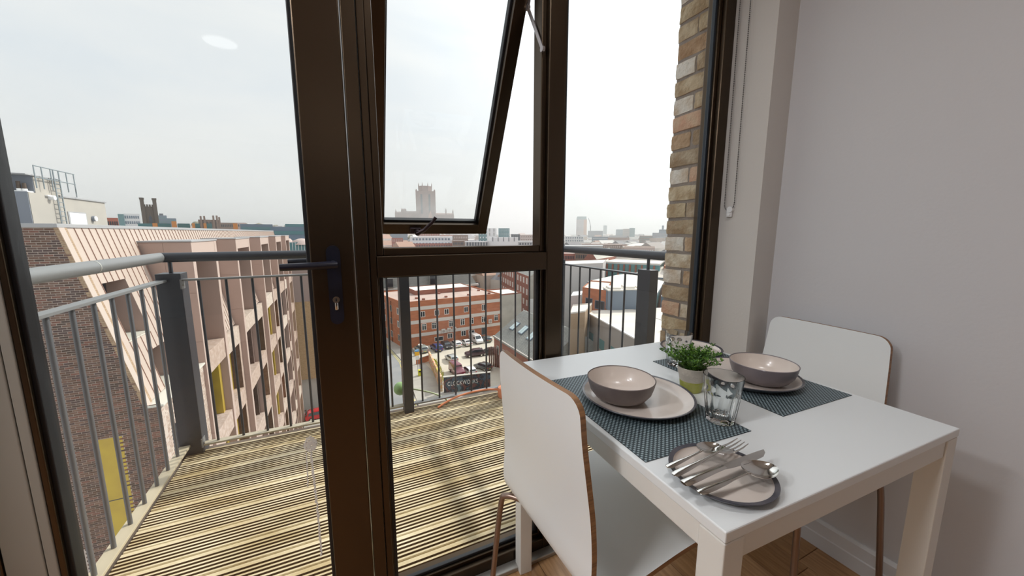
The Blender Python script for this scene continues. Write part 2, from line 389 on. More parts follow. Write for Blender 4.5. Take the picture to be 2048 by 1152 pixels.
m = MB(); m.smooth = 50; m.bbox(XREV - .013, XREV - .001, .993, 1.017, 1.232, 1.268, .004); m.tube([(XREV - .016, 1.0, 1.262), (XREV - .001, 1.0, 1.262)], .012, 16); m.tube([(XREV - .016, 1.002, 1.243), (XREV - .001, 1.002, 1.243)], .006, 12)
obj('chain_holder', m, M_clr, bc)

# ---------------------------------------------------------------- ceiling lamps: one real, the others added unseen as fill
M_emit = bpy.data.materials.new('fill_lamp_diffuser'); M_emit.use_nodes = True
_t = M_emit.node_tree; _e = _t.nodes['Principled BSDF']; _e.inputs['Emission Color'].default_value = (1, .95, .88, 1); _e.inputs['Emission Strength'].default_value = 3
M_emit2 = M_emit.copy(); M_emit2.name = 'dim_lamp_diffuser'; M_emit2.node_tree.nodes['Principled BSDF'].inputs['Emission Strength'].default_value = .9
LAMPS = [(-1.95, .45, 'added as fill nearest the left wall beside the balcony door', 29), (-1.1, .3, 'added as fill above the left part of the balcony door', 16), (.55, .25, 'added as fill above the dining table', 4), (-.59, -1.02, 'in the middle of the room', .12), (.16, -3.1, 'added as fill at the back of the room', 9)]  # all but the dim mid-room lamp are added to brighten the interior
for i, (x, y, where, pwr) in enumerate(LAMPS):
    t = thing('ceiling_or_fill_light', 'round white ceiling light ' + where, 'ceiling light', (x, y, ZC), group='round ceiling lights')
    m = MB(); m.smooth = 40; k_ = .6 if pwr < 2 else 1; m.lathe([(.0, 0), (.175 * k_, 0), (.178 * k_, -.02), (.16 * k_, -.024), (.16 * k_, -.012), (0, -.012)], n=32); obj('rim', m, M_white, t, local=True)
    m = MB(); m.lathe([(0, -.0125), (.159 * k_, -.0125), (.159 * k_, -.02), (0, -.021)], n=32); obj('diffuser', m, M_emit if pwr > 2 else M_emit2, t, local=True)
    ld = bpy.data.lights.new('ceiling_or_fill_lamp', 'AREA'); ld.shape = 'DISK'; ld.size = .3 * k_; ld.energy = pwr; ld.color = (1, .93, .86) if y < -2 else (.97, .98, 1)
    lo = bpy.data.objects.new('bulb', ld); COL.objects.link(lo); lo.parent = t; lo.location = (0, 0, -.03)
# ================================================================ TABLE AND CHAIRS
TZ = .75
tb = thing('dining_table', 'white square dining table with a slab top and square metal legs', 'table', (.474, .292, 0), radians(-2.5))
TWd, TDp = .727, .75
m = MB(); m.bbox(0, TWd, 0, TDp, TZ - .019, TZ, .0022); obj('tabletop', m, M_lam, tb, local=True)
for (x, y) in ((0, 0), (TWd - .045, 0), (0, TDp - .045), (TWd - .045, TDp - .045)):
    m = MB(); m.bbox(x + .0008, x + .0442, y + .0008, y + .0442, 0, TZ - .0205, .002); obj('leg', m, M_tabpaint, tb, local=True)
for (a, b) in (((.045, .004), (TWd - .045, .024)), ((.045, TDp - .024), (TWd - .045, TDp - .004)), ((.004, .045), (.024, TDp - .045)), ((TWd - .024, .045), (TWd - .004, TDp - .045))):
    m = MB(); m.bbox(a[0], b[0], a[1], b[1], TZ - .060, TZ - .0205, .002); obj('apron', m, M_tabpaint, tb, local=True)

def smooth_path(pts, n=6):
    out = []
    P = [Vector(p) for p in pts]
    for i in range(len(P) - 1):
        p0 = P[max(i - 1, 0)]; p1 = P[i]; p2 = P[i + 1]; p3 = P[min(i + 2, len(P) - 1)]
        for k in range(n):
            t = k / n; out.append(.5 * ((2 * p1) + (-p0 + p2) * t + (2 * p0 - 5 * p1 + 4 * p2 - p3) * t * t + (-p0 + 3 * p1 - 3 * p2 + p3) * t ** 3))
    out.append(P[-1]); return out
def make_chair(label, loc, rz, top=.855):
    t = thing('dining_chair', label, 'chair', loc, rz)
    # one-piece bent ply shell, faces +X (x forward, y across, z up)
    prof = [(-.022, top), (-.018, .78), (-.010, .70), (-.002, .62), (0, .55), (-.002, .50), (0, .46), (.016, .434), (.055, .427), (.14, .438), (.25, .452), (.34, .455), (.385, .448), (.405, .432)]
    pts = smooth_path([(p[0], 0, p[1]) for p in prof], 5)
    n = len(pts); th = .0125
    # cumulative length
    s = [0]
    for a, b in zip(pts, pts[1:]): s.append(s[-1] + (b - a).length)
    Lt = s[-1]
    def hw(u):   # half width along the shell
        w = .176 + .024 * min(1, u / .36)
        r = .035
        for e in (u, Lt - u):
            if e < r: w -= r - sqrt(max(0, r * r - (r - e) ** 2))
        return w
    ss = []; 
    J = 12; vs = []; fs = []
    us = sorted(set([round(x, 5) for x in s] + [.0001, .002, .006, .012, .02, .03] + [Lt - x for x in (.0001, .002, .006, .012, .02, .03)]))
    def at(u):
        for i in range(n - 1):
            if s[i + 1] >= u: break
        k = (u - s[i]) / max(1e-9, s[i + 1] - s[i]); k = max(0, min(1, k)); p = pts[i].lerp(pts[i + 1], k); d = (pts[i + 1] - pts[i]).normalized()
        return p, Vector((-d.z, 0, d.x)) * -1
    top = MB(); edge = MB()
    K = len(us)
    A = []; B = []
    for u in us:
        p, nn = at(u); w = hw(u); ra = []; rb = []
        bow = .012 * max(0, 1 - u / .40)     # back slightly dished
        for j in range(J + 1):
            y = -w + 2 * w * j / J; off = -bow * (1 - (y / .2) ** 2)
            q = p + Vector((off, y, 0)); ra.append(q + nn * th / 2); rb.append(q - nn * th / 2)
        A.append(ra); B.append(rb)
    def grid(G):
        g = MB(); g.add([v for r in G for v in r], [(i * (J + 1) + j, i * (J + 1) + j + 1, (i + 1) * (J + 1) + j + 1, (i + 1) * (J + 1) + j) for i in range(K - 1) for j in range(J)]); return g
    g = grid(A); h = grid(B); o = len(g.v); g.v += h.v; g.f += [tuple(i + o for i in f) for f in h.f]; g.m += h.m
    sh = obj('shell', g, M_lam, t, smooth=60, local=True)
    e = MB()
    loopA = [A[i][0] for i in range(K)] + [A[K - 1][j] for j in range(1, J + 1)] + [A[i][J] for i in range(K - 2, -1, -1)] + [A[0][j] for j in range(J - 1, 0, -1)]
    loopB = [B[i][0] for i in range(K)] + [B[K - 1][j] for j in range(1, J + 1)] + [B[i][J] for i in range(K - 2, -1, -1)] + [B[0][j] for j in range(J - 1, 0, -1)]
    k = len(loopA); e.add(loopA + loopB, [(i, (i + 1) % k, k + (i + 1) % k, k + i) for i in range(k)])
    obj('ply_edge', e, M_ply, sh, smooth=50, local=True, label='brown bent ply edge')
    # tube legs: each rises to under the seat
    for sy in (-1, 1):
        for fr in (0, 1):
            if fr: path = [(.30, sy * .10, .435), (.335, sy * .15, .435), (.352, sy * .178, .425), (.36, sy * .187, .39), (.372, sy * .20, .2), (.385, sy * .212, 0)]
            else: path = [(.06, sy * .10, .411), (.02, sy * .165, .413), (-.004, sy * .196, .408), (-.014, sy * .206, .380), (-.03, sy * .218, .2), (-.045, sy * .23, 0)]
            m = MB(); m.smooth = 50; m.tube(smooth_path(path, 6), .0085, 12); lg = obj('leg', m, M_tube, t, local=True)
            m = MB(); m.smooth = 50; m.tube([(path[-1][0], path[-1][1], 0), (path[-1][0], path[-1][1], .012)], .0105, 12); obj('foot_cap', m, M_black, lg, local=True)
    m = MB(); m.smooth = 50
    for x, zz in ((.06, .411), (.30, .435)): m.tube([(x, -.11, zz), (x, .11, zz)], .0085, 10)
    m.tube([(.06, 0, .409), (.30, 0, .433)], .0085, 10); obj('seat_frame', m, M_tube, t, local=True)
    return t
make_chair('white bent-ply chair in front of the window, its tall back nearest the camera', (.412, .70, 0), radians(1), .867)
make_chair('white bent-ply chair on the far side of the table against the grey wall', (1.48, .66, 0), radians(180 - 3))

# ================================================================ TABLEWARE
def weave_mat():
    m = bpy.data.materials.new('woven_vinyl'); m.use_nodes = True; t = m.node_tree; b = t.nodes['Principled BSDF']; b.inputs['Roughness'].default_value = .45
    tcn = t.nodes.new('ShaderNodeTexCoord')
    def M(op, a, bb=None):
        n = t.nodes.new('ShaderNodeMath'); n.operation = op
        for i, v in enumerate((a, bb)):
            if v is None: continue
            if isinstance(v, (int, float)): n.inputs[i].default_value = v
            else: t.links.new(v, n.inputs[i])
        return n.outputs[0]
    sp = t.nodes.new('ShaderNodeSeparateXYZ'); t.links.new(tcn.outputs['Object'], sp.inputs[0])
    P = .0052
    u = M('MULTIPLY', sp.outputs['X'], pi / P); v = M('MULTIPLY', sp.outputs['Y'], pi / P)
    su = M('SINE', u); sv = M('SINE', v)
    pr = M('MULTIPLY', su, sv)                      # checker sign: warp over or weft over
    over = M('GREATER_THAN', pr, 0)
    au = M('ABSOLUTE', su); av = M('ABSOLUTE', sv); hgt = M('MULTIPLY', au, av)
    x = t.nodes.new('ShaderNodeMix'); x.data_type = 'RGBA'; x.inputs['A'].default_value = (.022, .042, .052, 1); x.inputs['B'].default_value = (.28, .36, .39, 1)
    lim = M('MULTIPLY', over, 1.0); t.links.new(lim, x.inputs['Factor'])
    y = t.nodes.new('ShaderNodeMix'); y.data_type = 'RGBA'; y.inputs['A'].default_value = (.01, .015, .018, 1); t.links.new(x.outputs['Result'], y.inputs['B'])
    hh = M('MINIMUM', M('MULTIPLY', hgt, 3.0), 1.0); t.links.new(hh, y.inputs['Factor']); t.links.new(y.outputs['Result'], b.inputs['Base Color'])
    bp = t.nodes.new('ShaderNodeBump'); bp.inputs['Strength'].default_value = .6; bp.inputs['Distance'].default_value = .001; t.links.new(hh, bp.inputs['Height']); t.links.new(bp.outputs[0], b.inputs['Normal'])
    return m
M_mat = weave_mat()
def placemat(label, loc, rz, w, l):
    t = MB(); t.bbox(0, w, 0, l, 0, .0016, .0006); o = obj('placemat', t, M_mat); o.location = loc; o.rotation_euler = (0, 0, rz); tag(o, label, 'placemat', 'woven placemats'); return o
placemat('dark teal woven placemat nearest the camera under the bowl and oval-looking plate', (.492, .462, TZ), radians(-3), .287, .405)
placemat('dark teal woven placemat at the far side of the table before the grey wall', (.908, .455, TZ), radians(-2), .285, .405)
M_cream = mat('stoneware_cream', (.70, .62, .56), .28, col2=(.65, .57, .515), scale=14, coat=.3)
M_taupe = mat('stoneware_taupe', (.17, .135, .125), .38, col2=(.14, .11, .105), scale=20, coat=.2)
M_taupe2 = mat('stoneware_mauve_grey', (.20, .17, .18), .38, col2=(.17, .145, .155), scale=20, coat=.2)
M_dkrim = mat('stoneware_charcoal', (.055, .055, .07), .32, col2=(.09, .085, .10), scale=40, coat=.3)
def wob(amp, ph): return lambda a, i, r, z: 1 + amp * (sin(2 * a + ph) + .6 * sin(3 * a + 2 * ph) + .3 * sin(7 * a))
def plate(label, c, R, hgt, ph, group, name='plate', z0=TZ + .0016, rimw=.006, grp=True):
    t = thing(name, label, name.replace('_', ' ').replace('side ', ''), (c[0], c[1], z0), ph, group)
    m = MB(); m.smooth = 55
    m.lathe([(0, .0010), (R * .55, .0), (R * .60, .001), (R * .84, hgt * .14), (R * .985, hgt * .9), (R, hgt), (R * .995, hgt + .0012), (R - rimw, hgt - .0005)], n=64, rad=wob(.003, ph)); obj('underside', m, M_dkrim, t, local=True)
    m = MB(); m.smooth = 60
    m.lathe([(R - rimw + .0004, hgt - .0006), (R * .90, hgt * .66), (R * .83, hgt * .34), (R * .78, hgt * .24), (R * .72, hgt * .22), (0, hgt * .20)], n=64, rad=wob(.003, ph)); obj('glazed_face', m, M_cream, t, local=True)
    return t
def bowl(label, c, R, hh, ph, group, z0, outer):
    t = thing('bowl', label, 'bowl', (c[0], c[1], z0), ph, group)
    m = MB(); m.smooth = 55
    m.lathe([(0, .002), (R * .50, 0), (R * .56, .001), (R * .76, hh * .18), (R * .90, hh * .45), (R * .97, hh * .78), (R, hh), (R * .985, hh + .0012), (R - .0028, hh - .0008)], n=64, rad=wob(.003, ph)); obj('outside', m, outer, t, local=True)
    m = MB(); m.smooth = 60
    m.lathe([(R - .0026, hh - .0010), (R * .94, hh * .80), (R * .86, hh * .46), (R * .72, hh * .20), (R * .50, hh * .12), (0, hh * .11)], n=64, rad=wob(.003, ph)); obj('inside', m, M_cream, t, local=True)
    return t
G1 = 'stoneware dinner plates'; 
plate('cream stoneware dinner plate with a charcoal rim on the near placemat', (.668, .668), .137, .018, .6, G1)
plate('cream stoneware dinner plate under the grey bowl on the far placemat', (1.055, .635), .133, .018, 2.2, G1)
bowl('taupe stoneware bowl with a cream inside standing on the near dinner plate', (.626, .682), .083, .056, 1.1, 'stoneware bowls', TZ + .0016 + .0045, M_taupe)
bowl('mauve-grey stoneware bowl on the far dinner plate beside the plant', (1.062, .597), .083, .056, 2.7, 'stoneware bowls', TZ + .0016 + .0045, M_taupe2)
G2 = 'small side plates'
plate('small cream side plate with a charcoal rim holding the cutlery', (.578, .375), .084, .013, 3.3, G2, 'side_plate', TZ, .008)['category'] = 'plate'
plate('side plate at the window end of the table behind the far tumbler', (1.135, .888), .103, .013, 1.3, G2, 'side_plate', TZ, .008)['category'] = 'plate'

# tumblers: faceted glass
def tumbler(label, c, z0, ph):
    n = 90; fac = 9; hh = .107; R0 = .029; R1 = .041; th = .0028
    m = MB(); m.smooth = 30
    zs = [0, .002, .006, .02, .035, .05, .064, .070, .074, .080, .092, .105, .107]
    outer = []
    def ro(z): return R0 + (R1 - R0) * (z / hh) ** .9
    prof_o = [(ro(z) - (.003 if z == 0 else 0), z) for z in zs]
    prof_i = [(ro(hh) - th * .6, hh), (ro(.088) - th, .088), (ro(.066) - th - .001, .066), (ro(.03) - th - .002, .03), (ro(.013) - th - .003, .014), (.012, .010), (0.0001, .0095)]
    vs = []; fs = []; P = [(0.0001, 0.002)] + prof_o + prof_i; k = len(P)
    for q in range(n):
        a = 2 * pi * q / n
        for i, (r, z) in enumerate(P):
            rr = r
            if 0 < i <= len(prof_o):
                w = max(0, min(1, (.073 - z) / .005)) * max(0, min(1, z / .004))
                t = ((a * fac / (2 * pi)) % 1) - .5
                facet = cos(pi / fac) / cos(2 * pi * t / fac)        # flat facets inside the circle
                arch = 1.0
                rr = r * (1 + w * (facet - 1) * 1.1)
            vs.append((rr * cos(a), rr * sin(a), z))
    for q in range(n):
        A = q * k; B = ((q + 1) % n) * k
        for i in range(k - 1): fs.append((A + i, B + i, B + i + 1, A + i + 1))
    m.add(vs, fs); o = obj('tumbler', m, M_tum); o.location = (c[0], c[1], z0); o.rotation_euler = (0, 0, ph)
    return tag(o, label, 'glass', 'clear faceted tumblers')
tumbler('clear faceted glass tumbler on the corner of the near placemat', (.758, .505), TZ + .0018, .3)
tumbler('clear faceted glass tumbler behind the plant near the window', (.963, .80), TZ + .0018, .9)

# potted plant
pp = thing('potted_plant', 'small artificial green plant in a two-tone concrete pot', 'plant', (.842, .650, TZ))
def pot_mat():
    m = mat('pot_concrete', (.50, .46, .40), .8, col2=(.42, .39, .34), scale=30, bump=.15, bscale=200)
    return m
M_potlow = mat('pot_moss_green', (.36, .37, .07), .75, col2=(.44, .43, .16), scale=35, bump=.1, bscale=200)
m = MB(); m.smooth = 40; m.lathe([(.0295, .030), (.0325, .0475), (.0345, .0482), (.0365, .066), (.0350, .067), (.0325, .064), (.030, .052), (0, .052)], n=40)
obj('pot', m, pot_mat(), pp, local=True)
m = MB(); m.smooth = 40; m.lathe([(0, 0), (.024, 0), (.0262, .002), (.0295, .030), (.028, .031), (0, .031)], n=40)
obj('pot_base', m, M_potlow, pp, local=True, label='yellow-green lower half of the pot')
M_leaf = mat('leaf_green', (.10, .26, .02), .45, rnd=[(.055, .16, .012), (.03, .10, .008), (.10, .23, .018), (.15, .29, .03)])
M_leaf.node_tree.nodes['Principled BSDF'].inputs['Subsurface Weight'].default_value = 0
M_stem = mat('stem_green', (.08, .15, .03), .6)
lf = MB(); st = MB(); rnd = random.Random(5)
for s_ in range(85):
    a = rnd.uniform(0, 2 * pi); sp = rnd.random() ** .6; tilt = sp * 1.05
    ln = rnd.uniform(.052, .076) * (1.0 + .28 * (sp > .75))
    if -.9 < a < .3 and sp > .6: ln *= 1.25
    d = Vector((sin(tilt) * cos(a), sin(tilt) * sin(a), cos(tilt)))
    p0 = Vector((rnd.uniform(-.018, .018), rnd.uniform(-.018, .018), .050)); pts = []
    for q in range(6):
        u = q / 5; pts.append(p0 + d * ln * u + Vector((0, 0, .010 * u * (1 - u) * 4 * (1 - sp * .3))) + Vector((rnd.uniform(-1, 1), rnd.uniform(-1, 1), rnd.uniform(-1, 1))) * .0012)
    st.tube(pts, .0007, 4)
    for q in range(1, 6):
        for w in range(5 if q < 5 else 8):
            aa = rnd.uniform(0, 2 * pi); c = pts[q] + Vector((rnd.uniform(-1, 1), rnd.uniform(-1, 1), rnd.uniform(-1, 1))) * .003
            dd = (d * .6 + Vector((cos(aa), sin(aa), rnd.uniform(-.2, .8)))).normalized(); side = dd.cross(Vector((rnd.uniform(-.4, .4), rnd.uniform(-.4, .4), 1))).normalized(); up = side.cross(dd)
            l = rnd.uniform(.006, .0105); wd = l * .26
            lf.add([c, c + dd * l * .5 + side * wd + up * .0004, c + dd * l, c + dd * l * .5 - side * wd + up * .0004, c + dd * l * .5 - up * .0006], [(0, 1, 4), (1, 2, 4), (2, 3, 4), (3, 0, 4)])
obj('foliage', lf, M_leaf, pp, local=True, kind='stuff')
obj('stems', st, M_stem, pp, local=True, kind='stuff')

# cutlery: built along +x (handle end at 0), z up
def loft(path, n_cross=8):
    """path: list of (x, halfwidth, z, thick, crown); returns closed lofted bar"""
    m = MB(); m.smooth = 60; vs = []; k = n_cross
    for (x, w, z, t, c) in path:
        for q in range(k):
            a = 2 * pi * q / k; ca, sa = cos(a), sin(a)
            vs.append((x, w * (abs(ca) ** .8) * (1 if ca > 0 else -1), z + t / 2 * sa + c * (1 - abs(ca))))
    fs = [(i * k + q, i * k + (q + 1) % k, (i + 1) * k + (q + 1) % k, (i + 1) * k + q) for i in range(len(path) - 1) for q in range(k)]
    fs += [tuple(range(k - 1, -1, -1)), tuple(range((len(path) - 1) * k, len(path) * k))]
    m.add(vs, fs); return m
def handle_path(Lh, w_end, w_neck, th=.0022):
    return [(0, w_end * .55, 0, th * .7, 0), (.003, w_end * .9, 0, th, 0), (.010, w_end, .0004, th * 1.1, .0003), (Lh * .25, w_end * .93, .0016, th * 1.1, .0005), (Lh * .45, w_end * .66, .0030, th * 1.2, .0005), (Lh * .62, w_neck * 1.25, .0046, th * 1.3, .0003), (Lh * .82, w_neck, .0075, th * 1.4, 0), (Lh * .94, w_neck, .0085, th * 1.4, 0)]
def bowlgrid(x0, L_, Wd, dep, zc, th=.0011):
    m = MB(); m.smooth = 70; NU, NV = 18, 12
    for sgn in (0, 1):
        vs = []
        for i in range(NU + 1):
            for j in range(NV + 1):
                u = -1 + 2 * i / NU; v = -1 + 2 * j / NV
                # disc mapping
                xx = u * sqrt(1 - v * v / 2); yy = v * sqrt(1 - u * u / 2)
                eg = 1 - .16 * xx; r2 = min(1, xx * xx + yy * yy)
                z = zc - dep * (1 - r2) ** .8 + .0012 * (1 - xx) * .6 - (th if sgn else 0)
                vs.append((x0 + L_ / 2 + xx * L_ / 2, yy * Wd / 2 * eg, z))
        m.add(vs, [(i * (NV + 1) + j, i * (NV + 1) + j + 1, (i + 1) * (NV + 1) + j + 1, (i + 1) * (NV + 1) + j) for i in range(NU) for j in range(NV)])
    o = (NU + 1) * (NV + 1)
    rim = [i * (NV + 1) for i in range(NU)] + [NU * (NV + 1) + j for j in range(NV)] + [i * (NV + 1) + NV for i in range(NU, 0, -1)] + [j for j in range(NV, 0, -1)]
    m.f += [(rim[i], rim[(i + 1) % len(rim)], rim[(i + 1) % len(rim)] + o, rim[i] + o) for i in range(len(rim))]; m.m += [0] * len(rim)
    return m
def place(o, a, b, tail, tip):
    """thing root at a (handle end) pointing to b"""
    d = Vector(b) - Vector(a); o.location = a; o.rotation_euler = (0, -atan2(d.z, sqrt(d.x ** 2 + d.y ** 2)), atan2(d.y, d.x))
def spoon(label, a, b, s):
    t = thing('spoon', label, 'spoon', (0, 0, 0), 0, 'spoons on the side plate')
    Lh = .105 * s; obj('handle', loft(handle_path(Lh * 1.03, .0072 * s, .0021)), M_steel, t, local=True)
    obj('spoon_bowl', bowlgrid(Lh * .90, .060 * s, .043 * s, .0085 * s, .0095), M_steel, t, smooth=70, local=True)
    place(t, a, b, 0, 0); return t
zt = TZ + .0135
def Tp(px, py, z): v = gz(px, py, z); return (v.x, v.y, z)
spoon('small polished steel teaspoon furthest left on the cutlery plate', Tp(1334, 934, zt + .007), Tp(1441, 897, zt + .006), .86)
spoon('large polished steel tablespoon nearest the camera on the cutlery plate', Tp(1397, 985, zt + .007), Tp(1549, 939, zt + .006), 1.08)
fk = thing('fork', 'polished steel dinner fork between the teaspoon and the knife', 'fork')
obj('handle', loft(handle_path(.125, .0072, .0021)), M_steel, fk, local=True)
m = MB(); m.smooth = 60
vs = []; m2 = loft([(.112, .003, .0085, .0026, 0), (.120, .0075, .0082, .0022, 0), (.128, .0112, .0068, .0019, 0), (.140, .0124, .0056, .0017, 0), (.146, .0126, .0052, .0015, 0)])
obj('fork_head', m2, M_steel, fk, local=True)
for i in range(4):
    y = -.0107 + i * .0071; m = MB(); m.smooth = 60
    m.tube([(.144, y, .0052), (.158, y, .0050), (.170, y, .0062), (.186, y * .96, .0094)], [.0017, .0015, .0014, .0007], 8); obj('tine', m, M_steel, fk, local=True)
place(fk, Tp(1347, 950, zt + .009), Tp(1495, 887, zt + .010), 0, 0)
kn = thing('knife', 'polished steel table knife lying next to the large spoon', 'knife')
obj('handle', loft([(0, .0062, 0, .004, 0), (.004, .0085, .0002, .0050, 0), (.03, .0078, .001, .0050, 0), (.07, .0052, .0018, .0046, 0), (.095, .0045, .002, .0042, 0)]), M_steel, kn, local=True)
m = MB(); m.smooth = 30
bl = [(.093, -.005, .005), (.105, -.007, .006), (.13, -.0088, .0068), (.16, -.0092, .0068), (.185, -.0075, .0066), (.200, -.001, .0062), (.206, .0050, .0058)]
vs = []
for x, y0, y1 in bl: vs += [(x, y0, .0018), (x, y1, .0028), (x, y1, .0012), (x, y0, .0016)]
fs = [(i * 4 + q, i * 4 + (q + 1) % 4, i * 4 + 4 + (q + 1) % 4, i * 4 + 4 + q) for i in range(len(bl) - 1) for q in range(4)] + [(0, 1, 2, 3), tuple(len(bl) * 4 - 4 + q for q in range(4))]
m.add(vs, fs); obj('blade', m, M_steel, kn, local=True)
place(kn, Tp(1367, 967, zt + .012), Tp(1538, 903, zt + .013), 0, 0)
# ================================================================ BALCONY
M_deck = mat('deck_timber', (.76, .65, .45), .8, col2=(.50, .38, .20), scale=1.8, bump=.25, bscale=70, stretch=(1.6, 4, 1), detail=8)
M_deckd = mat('deck_timber_groove', (.17, .105, .055), .9)
DX0, DX1, DY0, DY1, DZ = -.80, 1.66, 1.145, 2.47, -.03
dk = thing('balcony_deck', None, None, (DX0, DY0, DZ), kind='structure')
nb = 11; bw = (DY1 - DY0) / nb
rd = random.Random(3)
for i in range(nb):
    y0 = DY0 + i * bw; g = 7; gw = (bw - .006) / g
    top = MB(); prof = []
    prof.append((0.0015, -.03)); prof.append((.0015, -.004))
    yy = .0015
    edge = .012
    prof.append((.004, 0)); prof.append((edge, 0))
    ng = 5; pw_ = (bw - .003 - 2 * edge) / ng
    for k in range(ng):
        a = edge + k * pw_
        prof += [(a + pw_ * .10, -.0095), (a + pw_ * .46, -.0095), (a + pw_ * .56, 0), (a + pw_, 0)]
    prof += [(bw - .006, 0), (bw - .0015, -.004), (bw - .0015, -.03)]
    dz = rd.uniform(-.0012, .0012)
    # seam where two boards butt on some rows
    cuts = [DX0, DX1]
    if i == 3: cuts = [DX0, .98, DX1]
    if i == 8: cuts = [DX0, -.02, DX1]
    for a, b in zip(cuts, cuts[1:]):
        m = MB(); m.extr(prof, (a + .001, y0, DZ + dz), (b - .001, y0, DZ + dz), (0, 1, 0), (0, 0, 1))
        # groove floors and sides get the darker colour
        for fi, f in enumerate(m.f):
            zs = [m.v[q][2] - DZ - dz for q in f]
            if len(f) == 4 and min(zs) < -.009 and min(zs) > -.0105: m.m[fi] = 1
        obj('deck_board', m, [M_deck, M_deckd], dk)
m = MB(); 
for y in (1.3, 1.8, 2.3): m.box(DX0 + .02, DX1 - .02, y, y + .05, -.14, DZ - .031)
obj('joist', m, M_deckd, dk)
M_chan = mat('balcony_steel_channel', (.16, .12, .09), .5, .3, col2=(.10, .07, .05), scale=4)
bf = thing('balcony_frame', None, None, (DX0, DY1, -.2), kind='structure')
for a, b in (((DX0 - .055, 1.18), (DX0 - .008, DY1 + .06)), ((DX1 + .008, 1.40), (DX1 + .055, DY1 + .06)), ((DX0 - .055, DY1 + .012), (DX1 + .055, DY1 + .06))):
    m = MB(); m.bbox(a[0], b[0], a[1], b[1], -.22, -.045, .003); obj('channel', m, M_chan, bf)
obj('soffit', MB().box(DX0, DX1, DY0 + .04, DY1, -.20, -.145), M_chan, bf)
# railing
rl = thing('balcony_railing', 'grey painted steel balcony railing with round handrail and thin balusters', 'railing', (0, 2.45, 0))
RX0, RX1, RY = -.80, 1.60, 2.45
ZB, ZTp, ZHR = .045, .928, 1.045
# round handrail
def hr(name, a, b, mt, cap=True):
    m = MB(); m.smooth = 50; m.tube([a, b], .0245, 28); return obj(name, m, mt, rl)
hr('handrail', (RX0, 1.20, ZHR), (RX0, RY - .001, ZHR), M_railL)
hr('handrail', (RX0 - .012, RY, ZHR), (RX1 + .012, RY, ZHR), M_rail)
hh_ = hr('handrail', (RX1, 1.392, ZHR), (RX1, RY - .001, ZHR), M_rail)
m = MB(); m.smooth = 50; m.tube([(RX1, 1.388, ZHR), (RX1, 1.393, ZHR)], .0215, 24); obj('end_cap', m, M_black, hh_)
m = MB(); m.smooth = 50; m.tube([(RX0, 1.86, ZHR), (RX0, 1.866, ZHR)], .0252, 28); obj('rail_joint', m, mat('galvanised_joint', (.5, .5, .47), .45, .4), rl)
# posts
def post(x, y, wx, wy, z0=-.05, pin=True):
    m = MB(); m.bbox(x - wx / 2, x + wx / 2, y - wy / 2, y + wy / 2, z0, ZTp + .035, .002); p = obj('post', m, M_rail, rl)
    m = MB(); m.smooth = 50; m.tube([(x, y, ZTp + .03), (x, y, ZHR - .015)], .009, 14); obj('spigot', m, M_rail, p); return p
post(-.775, RY + .03, .10, .10); post(.383, RY, .062, .08); post(RX1 - .02, RY + .02, .075, .075); post(RX1 - .005, 1.56, .062, .095)
# flat bars
def barp(a, b, w, h, mt, name='rail'):
    m = MB(); m.bar(a, b, w, h, bev=.0015); return obj(name, m, mt, rl)
barp((RX0, 1.20, ZTp), (RX0, RY - .02, ZTp), .040, .012, M_railL, 'top_rail'); barp((RX0, 1.20, ZB - .02), (RX0, RY - .02, ZB - .02), .046, .012, mat('sunlit_rail_steel', (.50, .43, .31), .5), 'bottom_rail')  # left bars carry the sunlight in their colours
M_barf = mat('flat_bar_grey', (.22, .22, .22), .45, .3)
for a, b in ((-.725, .352), (.414, 1.545)):
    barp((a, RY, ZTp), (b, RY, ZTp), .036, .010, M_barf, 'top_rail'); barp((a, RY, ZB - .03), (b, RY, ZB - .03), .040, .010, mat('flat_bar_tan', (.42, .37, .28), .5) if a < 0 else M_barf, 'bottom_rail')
barp((RX1, 1.62, ZTp), (RX1, RY - .02, ZTp), .036, .010, M_rail, 'top_rail'); barp((RX1, 1.62, ZB - .03), (RX1, RY - .02, ZB - .03), .040, .010, M_rail, 'bottom_rail')
# balusters share meshes
m = MB(); m.smooth = 50; m.tube([(0, 0, 0), (0, 0, ZTp - ZB + .03)], .0065, 12); me_b = m.mesh('baluster', [M_rail])
m = MB(); m.smooth = 50; m.tube([(0, 0, 0), (0, 0, ZTp - ZB + .03)], .0075, 12); me_bl = m.mesh('baluster_light', [mat('mid_grey_steel', (.15, .155, .17), .4, .3)])  # lighter copy of the steel for balusters on the sunny left side
def bal(x, y, me): 
    inst('baluster', me, rl, (x, y - 2.45, ZB - .03))
for k in range(9): bal(-.66 + k * .1175, RY, me_b)
for k in range(9): bal(.48 + k * .1185, RY, me_b)
for k in range(7): bal(RX1, 1.63 + k * .117, me_b)
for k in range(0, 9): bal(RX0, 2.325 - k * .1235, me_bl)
# brackets on the corner post
for z0 in (ZTp - .045, ZB - .04):
    m = MB(); m.bbox(-.728, -.722, RY - .03, RY + .02, z0, z0 + .05, .001); bk = obj('bracket', m, M_barf, rl)
    m = MB(); m.smooth = 50; m.tube([(-.722, RY - .01, z0 + .02), (-.717, RY - .01, z0 + .02)], .006, 6); obj('bolt', m, M_steel, bk)

